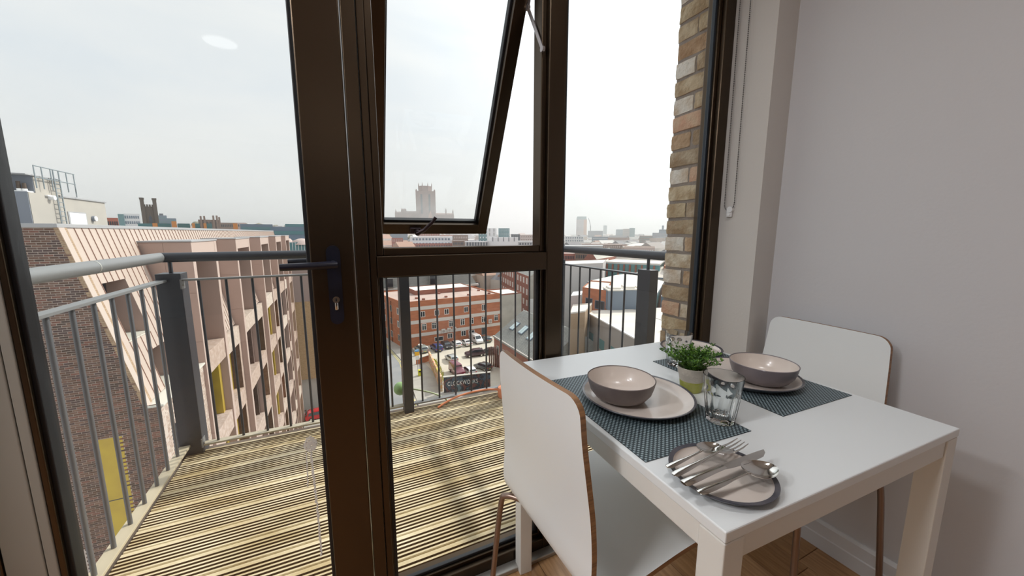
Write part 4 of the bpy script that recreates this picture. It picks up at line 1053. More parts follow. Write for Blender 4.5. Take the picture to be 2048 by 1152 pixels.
def stuff_windows(par, A, B, cols, zs, w, h, mp, out=.06, u0=.04, u1=.96, name='windows', frame=None):
    A = Vector((A[0], A[1], 0)); B = Vector((B[0], B[1], 0)); d = (B - A); Ln = d.length; d.normalize(); n = Vector((d.y, -d.x, 0))
    m = MB()
    M = lambda p: Matrix(((d.x, -n.x, 0, p.x), (d.y, -n.y, 0, p.y), (0, 0, 1, 0), (0, 0, 0, 1)))
    for z in zs:
        for c in range(cols):
            p = A + d * Ln * (u0 + (u1 - u0) * (c + .5) / cols); m.box(-w / 2, w / 2, -out, .05, z, z + h, M(p))
    return obj(name, m, mp, par, kind='stuff')
FOOT = []
def bld(name, label, poly, zt, mw, mr, zbase=G, par_h=.5, cat='building', group=None, cap=None):
    cx = sum(p[0] for p in poly) / len(poly); cy = sum(p[1] for p in poly) / len(poly)
    t = thing(name, label, cat, (cx, cy, zbase), 0, group); FOOT.append((cx, cy, max(sqrt((p[0] - cx) ** 2 + (p[1] - cy) ** 2) for p in poly)))
    obj('walls', MB().prism(poly, zbase - 3, zt), mw, t)
    k = len(poly); inn = [(cx + (p[0] - cx) * .985, cy + (p[1] - cy) * .985) for p in poly]
    obj('roof', MB().prism(inn, zt - .1, zt + .03), mr, t)
    m = MB()
    for i in range(k):
        a, b = poly[i], poly[(i + 1) % k]; ia, ib = inn[i], inn[(i + 1) % k]
        m.prism([a, b, ib, ia], zt, zt + par_h)
    obj('parapet', m, cap or mw, t); return t
def gable_roof(par, poly, z0, rise, mr, name='pitched_roof', over=.3, mgab=None):
    """poly 4 pts; ridge from mid of edge 3-0 to mid of edge 1-2 (parallel to edge 0)"""
    P = [Vector((p[0], p[1], z0)) for p in poly]; r0 = (P[0] + P[3]) / 2 + Vector((0, 0, rise)); r1 = (P[1] + P[2]) / 2 + Vector((0, 0, rise))
    m = MB(); m.add([*P, r0, r1], [(0, 1, 5, 4), (2, 3, 4, 5), (1, 2, 5), (3, 0, 4), (3, 2, 1, 0)]); m.m[2] = m.m[3] = 1
    return obj(name, m, [mr, mgab or mr], par)

# --- brick building across the street (four storeys)
FA, FB = (14.2, 93.3), (41.6, 95.6); FC, FD = (38.5, 118), (9.7, 113.5)
zr = -16.3
sb = bld('brick_office', 'four-storey orange brick building with pale bands behind the car park', [FA, FB, FC, FD], zr, M_brick_far, M_ptop, par_h=.35, cat='building')
dv = (Vector(FB) - Vector(FA)); Ln = dv.length; du = dv / Ln; nv = Vector((du.y, -du.x))
def band(par, A, B, z0, z1, out, mt, name='band'):
    A = Vector(A); B = Vector(B); d = (B - A).normalized(); n = Vector((d.y, -d.x)) * out
    return obj(name, MB().prism([tuple(A + n), tuple(B + n), tuple(B - n), tuple(A - n)], z0, z1), mt, par)
for z0, z1 in ((-18.35, -17.45), (-21.85, -20.95), (-25.25, -24.4)): band(sb, FA, FB, z0, z1, .08, M_band)
band(sb, FB, (41.4, 97.5), G, zr, .05, M_conc, 'gable_render')
def uu(px, py=620):   # fraction of the facade under a photo column
    d_ = ray(px, py); A = Vector(FA); k = (A.x * d_.y - A.y * d_.x) / (dv.y * d_.x - dv.x * d_.y); return k
top_row = [(845, 622), (873.5, 619), (893, 619), (932, 615), (967, 614)]
mid_row = [(848, 651), (868, 649), (902, 644), (925, 643), (943, 641), (967, 641), (992, 634)]
sp = [(uu(x, y), -20.25, 1.25, 1.5, M_winw, M_dkwin, 2) for x, y in top_row[:4]] + [(uu(967, 614), -20.4, 1.1, 1.8, M_winw, M_dkwin, 2)]
sp += [(uu(x, y), -23.75, 1.25, 1.75, M_winw, M_dkwin, 3) for x, y in mid_row]
sp += [(uu(878, 676), -27.2, 2.4, 1.2, M_winw, M_dkwin, 1), (uu(900, 672), -26.9, 1.4, 1.4, M_winw, M_dkwin, 2), (uu(927, 670), -26.8, 1.4, 1.5, M_winw, M_dkwin, 2), (uu(943, 667), -26.9, 1.8, 1.4, M_winw, M_dkwin, 2), (uu(967, 664), -27.3, 1.2, 2.1, M_bgp, M_dkwin, 1)]
put_windows(sb, FA, FB, sp)
A_ = Vector((FA[0], FA[1], 0)); dd3 = Vector((du.x, du.y, 0)); nn3 = Vector((nv.x, nv.y, 0))
Mf = Matrix(((dd3.x, -nn3.x, 0, A_.x), (dd3.y, -nn3.y, 0, A_.y), (0, 0, 1, 0), (0, 0, 0, 1)))
for x, y, z in ((886, 660, -24.6), (897.5, 658, -24.5), (908, 657, -24.5), (979.5, 648, -23.6)):
    u = uu(x, y) * Ln; m = MB(); m.bbox(u - .5, u + .5, -.5, -.05, z - .55, z + .55, .03, Mf); q = obj('air_conditioner', m, M_band, sb); m = MB(); m.smooth = 40; c_ = Mf @ Vector((u, -.5, z)); m.tube([c_, c_ + nn3 * .03], .36, 14); obj('fan_grille', m, mat('grille_grey', (.4, .36, .33), .6), q)
u = uu(907, 640) * Ln; m = MB(); m.bar(Mf @ Vector((u, -.15, -24)), Mf @ Vector((u, -.15, -20.6)), .15, .15); obj('flue_pipe', m, M_black, sb)
# left side of that building along the street
side = []
for i in range(4):
    for z in (-19.6, -23.0, -26.6): side.append((.12 + i * .24, z, 1.3, 1.7, M_conc if (i + int(z)) % 2 else M_winw, M_dkwin, 2))
put_windows(sb, FD, FA, side)
for u in (.25, .62, .93):
    p = Vector(FD).lerp(Vector(FA), u); m = MB(); m.bar((p.x - .15, p.y - .05, G), (p.x - .15, p.y - .05, zr - .4), .12, .12); obj('downpipe', m, M_black, sb)
# things on its roof
ra = Vector((18.2, 104)); rb = Vector((37.2, 106)); 
ub = bld('brick_upstand', 'long low red brick upstand with white top on the pink flat roof', [(19.5, 104.5), (36.5, 105.9), (36, 114.5), (18.5, 113.2)], zr + 1.15, M_brick_dk, M_whroof, zbase=zr + 3.05, par_h=.2)
rr = random.Random(8)
for i, (x, y) in enumerate(((833, 598), (847, 600), (878, 588), (892, 595), (937, 591), (957, 582), (978, 588), (936, 577), (868, 583))):
    p = gz(x, y, zr); m = MB(); m.bbox(p.x - .35, p.x + .35, p.y - .35, p.y + .35, zr, zr + .45, .04); q = obj('roof_vent', m, M_brick_dk, sb)

# --- grey mansard building behind
mb_ = thing('mansard_building', 'large grey slate mansard roof block behind the orange brick building', 'building', (22, 135, G))
A0 = gz(758, 590, -17); 
mp_ = [(11.0, 124), (44, 121.5), (46, 140), (12, 146)]
obj('walls', MB().prism(mp_, G, -16.6), M_brick_dk, mb_)
c0 = Vector((27, 132)); inn = [tuple(c0 + (Vector(p) - c0) * .80) for p in mp_]
m = MB(); m.add([(p[0], p[1], -16.6) for p in mp_] + [(p[0], p[1], -10.2) for p in inn], [(i, (i + 1) % 4, 4 + (i + 1) % 4, 4 + i) for i in range(4)] + [(4, 5, 6, 7)]); obj('mansard_roof', m, M_slate, mb_)
m = MB(); m.bbox(27.6, 30.3, 122.0, 127, -16.0, -12.0, .05); q = obj('dormer', m, M_slate, mb_); obj('pane', MB().box(27.8, 30.1, 121.9, 122.05, -15.8, -12.3), M_dkwin, q)
m = MB(); m.bbox(13.8, 16.2, 122.6, 127, -16.3, -13.2, .05); q = obj('dormer', m, M_slate, mb_); obj('pane', MB().box(14.0, 16.0, 122.5, 122.65, -16.0, -13.4), M_dkwin, q)
obj('eaves', MB().prism([(10.6, 123.4), (44.5, 120.9), (44.5, 122), (10.6, 124.6)], -17.1, -16.5), M_band, mb_)

# --- tall brick warehouse with white windows (right, behind)
P0 = gd(1001, 600, 158); P1 = gd(1058, 620, 118)
wA = (P0.x, P0.y); wB = (P1.x, P1.y)
wd = (Vector(wB) - Vector(wA)).normalized(); wn = Vector((-wd.y, wd.x))
wC = tuple(Vector(wB) + wn * 12); wD = tuple(Vector(wA) + wn * 12)
ztw = -12.8
wh = bld('brick_warehouse', 'long red brick warehouse with rows of white windows seen past the brick building', [wA, wB, wC, wD], ztw, M_brick_dk, M_slate, par_h=.05)
gable_roof(wh, [wA, wB, wC, wD], ztw, 3.6, M_slate, mgab=M_conc)
sp = []
for r_ in range(4):
    for c_ in range(11): sp.append((.06 + c_ * .088, ztw - 2.7 - r_ * 3.6, 1.5, 1.9, M_winw, M_band, 2))
put_windows(wh, wA, wB, sp)
obj('gable_render', MB().prism([tuple(Vector(wB) + wd * .1), tuple(Vector(wC) + wd * .1), wC, wB], -20, ztw), M_conc, wh)
obj('white_hoarding', MB().prism([tuple(Vector(wB) + wd * .2 ), tuple(Vector(wC) + wd * .2 ), wC, wB], -25, -20), M_wht, wh)

# --- concrete wall behind the slate roof
q0 = (41.7, 95.7); q1 = (46.5, 99.0)
cw = bld('rendered_block', 'plain grey rendered block attached to the right end of the brick building', [(41.7, 97.6), (50, 98.6), (50, 108), (40.4, 108)], -17.0, M_conc, M_whroof, par_h=.4, cap=M_brick_dk)
# --- slate-roofed brick house at the right edge of the car park
sh = thing('slate_roof_house', 'brick building with a grey slate roof and three skylights beside the car park', 'building', (42, 80, G))
e0 = gz(988, 672, -21.5); e1 = gz(1046, 708, -21.5)
ev = Vector((e1.x - e0.x, e1.y - e0.y, 0)); ev.normalize(); en = Vector((-ev.y, ev.x, 0));
if en.x < 0: en = -en
L_h = 21; P_ = [e0 - ev * .0, e0 + ev * L_h, e0 + ev * L_h + en * 15, e0 + en * 15]
obj('walls', MB().prism([(p.x, p.y) for p in P_][::1], G, -21.6), M_brick_dk, sh)
R0 = (P_[0] + P_[3]) / 2 + Vector((0, 0, 5.2)); R1 = (P_[1] + P_[2]) / 2 + Vector((0, 0, 5.2))
# slate courses on the slope that faces the camera: overlapping rows as geometry
down = (P_[0] - R0); rows = 34; m = MB()
sn = ev.cross(down).normalized(); sn = sn if sn.z > 0 else -sn
for i in range(rows):
    a = R0 + down * (i / rows); b = R0 + down * ((i + 1.25) / rows if i < rows - 1 else 1.04); L2 = ev * L_h
    m.add([a + sn * .01, a + L2 + sn * .01, b + L2 + sn * .09, b + sn * .09, b + L2 + sn * .02, b + sn * .02], [(0, 1, 2, 3), (3, 2, 4, 5)])
obj('slate_courses', m, M_slate, sh, kind='stuff')
m = MB(); m.add([R0, R1, P_[2], P_[3], P_[0], P_[1]], [(0, 1, 2, 3), (0, 3, 4), (1, 5, 2), (0, 4, 5, 1)]); obj('roof_deck', m, M_slate, sh)
def onroof(px, py):
    d_ = ray(px, py); t = (R0 - EYE).dot(sn) / d_.dot(sn); return EYE + d_ * t
for (x, y) in ((1030, 653), (1048, 661), (1065, 673)):
    c = onroof(x, y); M4 = Matrix(((ev.x, -down.normalized().x, sn.x, c.x), (ev.y, -down.normalized().y, sn.y, c.y), (ev.z, -down.normalized().z, sn.z, c.z), (0, 0, 0, 1)))
    m = MB(); m.bbox(-.9, .9, -1.2, 1.2, .05, .26, .03, M4); q = obj('skylight', m, M_bgp, sh)
    m = MB(); m.box(-.75, -.05, -1.0, 1.0, .25, .29, M4); m.box(.05, .75, -1.0, 1.0, .25, .29, M4); obj('pane', m, mat('sky_glass', (.55, .66, .68), .15), q)
m = MB(); m.tube([P_[0] + Vector((0, 0, .1)) - en * .15, P_[1] + Vector((0, 0, .1)) - en * .15], .13, 8); obj('gutter', m, M_band, sh)
sw = []
for i in range(6): sw.append((.1 + i * .15, -25, 1.2, 1.8, M_conc, M_dkwin, 2))
put_windows(sh, (P_[0].x, P_[0].y), (P_[1].x, P_[1].y), sw)
# brown timber gate and wall at the end of the car park
m = MB(); gA = gz(975, 745, G); 
tg = thing('timber_fence', 'dark brown timber fence panels between the car park and the slate-roofed house', 'fence', (gA.x, gA.y, G))
for i in range(16):
    p = Vector((gA.x + 1.8 + i * .28, gA.y + 3.5 - i * .42, 0)); m = MB(); m.bbox(p.x, p.x + .22, p.y, p.y + .25, G, G + 4.2 + .25 * (i % 2), .02); obj('board', m, mat('brown_board', (.16, .07, .05), .8) if i == 0 else bpy.data.materials['brown_board'], tg)

# --- black painted hoarding wall with lettering
S0 = gz(888.5, 787, G); S1 = gz(981, 776, G); zs_ = -24.95
sd_ = Vector((S1.x - S0.x, S1.y - S0.y, 0)); SL = sd_.length; sd_.normalize(); sn_ = Vector((sd_.y, -sd_.x, 0))
Ms = Matrix(((sd_.x, -sn_.x, 0, S0.x), (sd_.y, -sn_.y, 0, S0.y), (0, 0, 1, 0), (0, 0, 0, 1)))
def mural_mat(name, cols, sc, dark):
    m = bpy.data.materials.new(name); m.use_nodes = True; t = m.node_tree; b = t.nodes['Principled BSDF']; b.inputs['Roughness'].default_value = .85
    c = t.nodes.new('ShaderNodeTexCoord'); n = t.nodes.new('ShaderNodeTexNoise'); n.inputs['Scale'].default_value = sc; n.inputs['Detail'].default_value = 3; n.inputs['Distortion'].default_value = 1.2
    r = t.nodes.new('ShaderNodeValToRGB'); r.color_ramp.interpolation = 'CONSTANT'; e = r.color_ramp.elements
    while len(e) < len(cols): e.new(.5)
    for i, cc in enumerate(cols): e[i].position = .30 + .42 * i / len(cols) if i else 0; e[i].color = (*cc, 1)
    t.links.new(c.outputs['Object'], n.inputs['Vector']); t.links.new(n.outputs[0], r.inputs[0]); t.links.new(r.outputs[0], b.inputs['Base Color']); return m
M_mur1 = mural_mat('dark_painted_wall', [(.03, .03, .035), (.06, .09, .12), (.035, .03, .035), (.16, .07, .06), (.03, .04, .05), (.10, .16, .18)], .55, 1)
M_mur2 = mural_mat('painted_wall', [(.55, .40, .30), (.62, .20, .16), (.60, .54, .40), (.70, .38, .15), (.35, .22, .18), (.62, .56, .10)], .55, 0)
hw_ = thing('painted_hoarding', 'black painted wall with white hand-drawn lettering at the car park edge', 'wall', (S0.x, S0.y, G))
m = MB(); m.bbox(0, SL, 0, .4, G, zs_, .03, Ms); obj('wall_panel', m, M_mur1, hw_)
m = MB(); m.bbox(-.1, SL + .1, -.08, .5, zs_, zs_ + .12, .02, Ms); obj('coping', m, M_conc, hw_)
fc = bpy.data.curves.new('lettering', 'FONT'); fc.body = 'CLOCKWORKS'; fc.size = 1.15; fc.extrude = .012; fc.align_x = 'LEFT'; fc.space_character = 1.18
fo = bpy.data.objects.new('tmp_text', fc); COL.objects.link(fo); bpy.context.view_layer.update()
me_t = bpy.data.meshes.new_from_object(fo); bpy.data.objects.remove(fo); me_t.name = 'lettering'
xsz = [v.co.x for v in me_t.vertices]; wtx = max(xsz) - min(xsz); tw = (gz(950, 772, G) - gz(894, 780, G)).length; scx = 5.6 / wtx
Mt = Matrix.Translation(-Vector((S0.x, S0.y, G))) @ Ms @ Matrix.Translation((.62, -.03, G + 1.35)) @ Matrix.Diagonal((scx, 1, 1, 1)) @ Matrix.Rotation(radians(90), 4, 'X')
me_t.transform(Mt); me_t.materials.clear(); me_t.materials.append(mat('white_lettering', (.75, .73, .68), .9)); lo_ = bpy.data.objects.new('lettering', me_t); COL.objects.link(lo_); lo_.parent = hw_
gw = thing('painted_side_wall', 'low wall covered in orange and red painted patterns along the pavement', 'wall', (S0.x, S0.y, G))
g1 = gz(859, 723, G); m = MB(); m.bar((S0.x - .25, S0.y + .9, (G + zs_) / 2), (g1.x, g1.y, (G + zs_) / 2 - .6), .35, 2.9); obj('wall_panel', m, M_mur2, gw)
# low brick wall at the car park entrance
b0 = gz(833, 730, G); b1 = gz(856, 722, G)
lw = thing('low_brick_wall', 'low orange brick wall at the car park entrance', 'wall', (b0.x, b0.y, G)); m = MB(); m.bar((b0.x, b0.y, G + .7), (b1.x + .5, b1.y, G + .7), .3, 1.4); obj('brickwork', m, M_brick_far, lw); m = MB(); m.bar((b0.x, b0.y, G + 1.45), (b1.x + .5, b1.y, G + 1.45), .42, .12); obj('coping', m, M_conc, lw)
# street furniture
def sign_post(label, px, py, kindc, hgt):
    p = gz(px, py, G); t = thing('street_sign' if kindc != 'bin' else 'litter_bin', label, 'sign' if kindc != 'bin' else 'bin', (p.x, p.y, G + .1))
    if kindc == 'bin':
        m = MB(); m.bbox(p.x - .35, p.x + .35, p.y - .35, p.y + .35, G + .1, G + 1.35, .06); obj('bin_body', m, mat('yellow_bin', (.62, .62, .04), .5), t); m = MB(); m.bbox(p.x - .28, p.x + .28, p.y - .38, p.y - .34, G + .95, G + 1.2, .01); obj('slot', m, M_black, t)
    else:
        m = MB(); m.smooth = 50; m.tube([(p.x, p.y, G + .1), (p.x, p.y, G + hgt)], .05, 8); obj('pole', m, M_bgp, t)
        m = MB(); m.bbox(p.x - .4, p.x + .4, p.y - .08, p.y - .03, G + hgt - .9, G + hgt, .02); obj('plate', m, M_wht if kindc == 'sign' else M_bgp, t)
sign_post('yellow litter bin on the pavement beside the road', 840, 752, 'bin', 0)
sign_post('white street sign on a grey pole beside the low brick wall', 836, 740, 'sign', 3.2)
sign_post('tall white sign board on a pole in front of the brick building', 826, 694, 'sign', 4.4)
lp = gz(843, 758, G); t = thing('lamp_post', 'thin grey street lamp on the pavement near the yellow bin', 'lamp post', (lp.x, lp.y, G)); m = MB(); m.smooth = 50; m.tube([(lp.x, lp.y, G + .1), (lp.x, lp.y, G + 7.2)], .06, 8); obj('pole', m, M_bgp, t); m = MB(); m.smooth = 60; m.lathe([(0, .1), (.25, .1), (.45, 0), (0, -.05)], c=(lp.x, lp.y, G + 7.2), n=14); obj('lantern', m, M_band, t)
yb = gz(834, 712, G); t = thing('road_works_barrier', 'small yellow and orange barrier near the car park entrance', 'barrier', (yb.x, yb.y, G)); m = MB(); m.bbox(yb.x - .5, yb.x + .5, yb.y - .3, yb.y + .3, G + .1, G + 1.1, .05); obj('panel', m, mat('barrier_yellow', (.75, .42, .04), .6), t); m = MB(); m.bbox(yb.x - .45, yb.x + .45, yb.y - .3, yb.y + .3, G + 1.1, G + 1.5, .05); obj('cover', m, mat('barrier_blue', (.15, .35, .60), .6), t)
# weeds along the wall tops
wd_ = MB(); rr = random.Random(9)
for i in range(500):
    k = rr.random(); p = Vector((S0.x, S0.y, 0)).lerp(Vector((g1.x, g1.y, 0)), k) + Vector((1.0 + rr.uniform(-.3, .5), rr.uniform(-.3, .3), 0)); h_ = rr.uniform(.2, .8); a = rr.uniform(0, 6.28); c = Vector((p.x, p.y, G)); 
    wd_.add([c, c + Vector((cos(a) * .25, sin(a) * .25, h_)), c + Vector((cos(a + .6) * .25, sin(a + .6) * .25, h_ * .9))], [(0, 1, 2)])
tag(obj('weeds', wd_, mat('weed_yellow_green', (.42, .42, .08), .8)), 'yellow-green weeds growing behind the painted wall', 'weeds', kind='stuff')

# --- cars
_cm = {}
def carpaint(name, col):
    if name not in _cm: _cm[name] = mat('car_paint_' + name, col, .25, .2, coat=.6)
    return _cm[name]
M_cg = mat('car_glass', (.03, .04, .05), .08, spec=.8); M_tyre = mat('tyre', (.015, .015, .016), .8); M_lampr = mat('tail_lamp', (.5, .03, .02), .3); M_lampw = mat('head_lamp', (.8, .8, .78), .2)
def car(label, x, y, rz, paint, kind='hatch', group='parked cars'):
    t = thing('van' if kind == 'van' else 'truck' if kind == 'truck' else 'car', label, 'van' if kind == 'van' else 'truck' if kind == 'truck' else 'car', (x, y, G + .02), rz, group)
    prof = {'hatch': [(-2.05, .35), (-2.1, .75), (-1.95, 1.0), (-1.75, 1.35), (-1.35, 1.50), (-.2, 1.52), (.45, 1.42), (1.0, 1.02), (1.75, .88), (2.1, .70), (2.12, .35)],
            'saloon': [(-2.3, .35), (-2.32, .85), (-2.2, 1.02), (-1.55, 1.08), (-.95, 1.38), (-.2, 1.45), (.35, 1.38), (1.05, .98), (1.95, .85), (2.3, .68), (2.32, .35)],
            'suv': [(-2.25, .40), (-2.3, .95), (-2.2, 1.15), (-2.0, 1.58), (-1.5, 1.72), (.1, 1.72), (.6, 1.6), (1.15, 1.12), (2.0, 1.0), (2.28, .80), (2.3, .40)],
            'van': [(-2.6, .40), (-2.62, 1.0), (-2.58, 2.0), (-2.4, 2.15), (.9, 2.15), (1.2, 2.05), (1.85, 1.25), (2.4, 1.05), (2.6, .75), (2.6, .40)],
            'truck': [(-2.5, .45), (-2.5, 2.1), (-2.4, 2.25), (.6, 2.25), (.75, 2.1), (.8, 1.75), (1.5, 1.2), (2.2, 1.1), (2.35, .8), (2.35, .45)]}[kind]
    hw = .88 if kind in ('hatch', 'saloon') else .95; m = MB(); m.smooth = 45
    zmx = max(p[1] for p in prof); zw = .98 if kind in ('hatch', 'saloon') else 1.15
    ys = [-1, -.93, .93, 1]; k = len(prof); vs = []
    for yy in ys:
        for (px_, pz) in prof:
            tap = 1 - .18 * max(0, (pz - zw) / max(.1, zmx - zw)); ins = 1 if abs(yy) < .95 else .0
            vs.append((px_ * (1 if ins else .975), hw * yy * tap, pz if ins else pz * .985 + .01))
    m.add(vs, [(a * k + i, a * k + (i + 1) % k, (a + 1) * k + (i + 1) % k, (a + 1) * k + i) for a in range(3) for i in range(k)] + [tuple(range(k)), tuple(range(3 * k, 4 * k))[::-1]])
    obj('body', m, paint, t, local=True)
    def glass_quad(name, pts):
        m = MB(); c = [Vector(p) for p in pts]; n_ = (c[1] - c[0]).cross(c[2] - c[0]).normalized() * .012; m.add([p + n_ for p in c] + [p - n_ for p in c], [(0, 1, 2, 3), (7, 6, 5, 4), (0, 4, 5, 1), (1, 5, 6, 2), (2, 6, 7, 3), (3, 7, 4, 0)]); obj(name, m, M_cg, t, local=True)
    tp = [p for p in prof if p[1] > zw + .05]
    fr = max(p[0] for p in tp); 
    # windscreen: between last high point and bonnet start
    hi = [i for i, p in enumerate(prof) if p[1] > zmx - .16][-1]; a = Vector((prof[hi][0], prof[hi][1])); b = Vector((prof[hi + 1][0], prof[hi + 1][1]))
    o_ = .012
    glass_quad('windscreen', [(a.x + .03, -hw * .74, a.y - .02), (a.x + .03, hw * .74, a.y - .02), (b.x - .03, hw * .84, b.y + .04), (b.x - .03, -hw * .84, b.y + .04)])
    if kind not in ('van', 'truck'):
        j = [i for i, p in enumerate(prof) if p[1] > zmx - .20][0]; a2 = Vector(prof[j]); b2 = Vector(prof[j - 1])
        glass_quad('rear_window', [(a2.x - .02, -hw * .70, a2.y - .03), (a2.x - .02, hw * .70, a2.y - .03), (b2.x - .0, hw * .80, b2.y + .03), (b2.x - .0, -hw * .80, b2.y + .03)])
        for s_ in (-1, 1):
            zt2 = zmx - .10; ti = 1 - .18 * (zt2 - zw) / (zmx - zw); x_f = b.x - .15; x_r = b2.x + .25
            glass_quad('side_window', [(x_r, s_ * hw * .995, zw + .02), (x_f, s_ * hw * .995, zw + .02), (a.x - .05, s_ * hw * ti * 1.01, zt2), (a2.x + .25, s_ * hw * ti * 1.01, zt2)])
    else:
        for s_ in (-1, 1): glass_quad('side_window', [(.35, s_ * hw * 1.0, zw + .05), (1.3 if kind == 'van' else .95, s_ * hw * 1.0, zw + .05), (1.0 if kind == 'van' else .7, s_ * hw * .93, 1.7), (.35, s_ * hw * .93, 1.7)])
    xw = max(p[0] for p in prof) - .85; xr_ = min(p[0] for p in prof) + .8
    for wx in (xw, xr_):
        for s_ in (-1, 1):
            m = MB(); m.smooth = 40; m.tube([(wx, s_ * (hw - .2), .33), (wx, s_ * (hw + .015), .33)], .33, 16); w_ = obj('wheel', m, M_tyre, t, local=True); m = MB(); m.tube([(wx, s_ * (hw + .012), .33), (wx, s_ * (hw + .025), .33)], .2, 12); obj('hub', m, M_steel, w_, local=True)
    xe = min(p[0] for p in prof)
    for s_ in (-1, 1):
        m = MB(); m.box(xe - .01, xe + .12, s_ * hw * .62, s_ * hw * .93, .72, .90); obj('tail_light', m, M_lampr, t, local=True)
        m = MB(); m.box(-xe - .10 if kind != 'truck' else 2.2, -xe + .015 if kind != 'truck' else 2.36, s_ * hw * .55, s_ * hw * .92, .62, .78); obj('head_light', m, M_lampw, t, local=True)
    m = MB(); m.box(xe - .02, xe + .02, -.26, .26, .50, .62); obj('number_plate', m, mat('plate_yellow', (.7, .55, .1), .6) if 'plate_yellow' not in bpy.data.materials else bpy.data.materials['plate_yellow'], t, local=True)
    return t
blue = carpaint('blue', (.03, .05, .20)); blk = carpaint('black', (.02, .022, .028)); whp = carpaint('white', (.82, .82, .82)); slv = carpaint('silver', (.42, .44, .44)); mar = carpaint('maroon', (.16, .03, .05)); red = carpaint('red', (.55, .02, .03)); gry = carpaint('grey', (.16, .17, .17)); gpl = carpaint('plum', (.07, .045, .06)); sage = carpaint('sage', (.30, .33, .30))
def cpos(px, py): p = gz(px, py, G); return p.x, p.y
AN = radians(90 + 6)
for args in (
    ('sage-grey suv at the left end of the row by the brick building', (843, 703), AN + .1, sage, 'suv'),
    ('dark blue saloon with its tail to the camera in front of the brick building', (873, 700), AN, blue, 'suv'),
    ('black hatchback between the blue car and the white cars', (893, 695), AN - radians(180), blk, 'hatch'),
    ('left one of the two white cars parked against the brick building', (912, 692), AN, whp, 'hatch'),
    ('right one of the two white cars parked against the brick building', (932, 689), AN, whp, 'saloon'),
    ('white van with its bonnet towards the camera by the brick building', (952, 684), AN - radians(180), whp, 'van'),
    ('dark grey car at the right end of the row by the brick building', (972, 682), AN, gry, 'hatch'),
    ('silver car alone in the middle of the car park', (903, 721), AN, slv, 'hatch'),
    ('dark plum suv parked in the middle of the car park on the right', (949, 712), radians(175), gpl, 'suv'),
    ('black car just right of the plum suv', (978, 708), radians(172), blk, 'hatch'),
    ('maroon pickup van with a white stripe behind the black hoarding', (914, 748), AN - radians(180), mar, 'truck'),
    ('white hatchback behind the black hoarding beside the maroon van', (938, 746), AN, whp, 'hatch'),
    ('grey car half hidden behind the black hoarding near the timber fence', (966, 738), AN + .3, gry, 'hatch')):
    c_ = cpos(*args[1]); car(args[0], c_[0], c_[1], args[2], args[3], args[4])
rc = gz(628, 838, G); car('bright red hatchback parked below the end wing of the courtyard', rc.x + .9, rc.y, radians(5), red, 'hatch', None)
# ================================================================ ROOFS TO THE RIGHT (mid distance)
def quad(px, z): return [(gz(x, y, z).x, gz(x, y, z).y) for x, y in px]
# big pale flat roof with grey parapet, nearest on the right
A1 = quad([(1166, 622), (1290, 690)], -14.0)
e = Vector(A1[1]) - Vector(A1[0]); e.normalize(); n_ = Vector((-e.y, e.x)); n_ = n_ if n_.x > 0 else -n_
a0 = Vector(A1[0]); a1 = a0 + e * 46
fr = thing('flat_roof_building', 'large pale flat-roofed block with a grey wall directly behind the right railing', 'building', (a0.x, a0.y, G))
pl_ = [tuple(a0), tuple(a1), tuple(a1 + n_ * 42), tuple(a0 + n_ * 42)]
def ccw(p): 
    s = sum((p[i][0] * p[(i + 1) % len(p)][1] - p[(i + 1) % len(p)][0] * p[i][1]) for i in range(len(p))); return p if s > 0 else p[::-1]
obj('walls', MB().prism(ccw(pl_), G, -14.0), mat('warm_grey_render', (.33, .30, .28), .85), fr)
obj('roof', MB().prism(ccw([tuple(Vector(p) * .999) for p in pl_]), -14.0, -13.97), M_ltroof, fr)
obj('parapet', MB().prism(ccw([tuple(a0), tuple(a1), tuple(a1 + n_ * .35), tuple(a0 + n_ * .35)]), -14.0, -13.8), M_wht, fr)
for k in (.25, .5, .75):
    p = a0 + n_ * 42 * k; m = MB(); m.bar((p.x, p.y, -13.94), (p.x + e.x * 44, p.y + e.y * 44, -13.94), .12, .04); obj('roof_seam', m, M_grey, fr)
stuff_windows(fr, tuple(a1), tuple(a0), 9, (-19, -23), 2.2, 1.8, M_teal)
vp = gz(1326, 660, -13.9); m = MB(); m.smooth = 50; m.tube([(vp.x, vp.y, -14), (vp.x, vp.y, -12.6)], .1, 8); obj('vent_pipe', m, M_bgp, fr)
# ledge with small stone block at its left
tb_ = quad([(1144, 622), (1144, 640)], -13); pbx = gz(1158, 640, -16)
m_ = bld('stair_block', 'small tan brick stair block with a pale roof beside the big flat roof', ccw(quad([(1140, 628), (1170, 624), (1184, 608), (1146, 612)], -12.6)), -12.6, M_tan, M_ltroof, par_h=.25, cap=M_band)
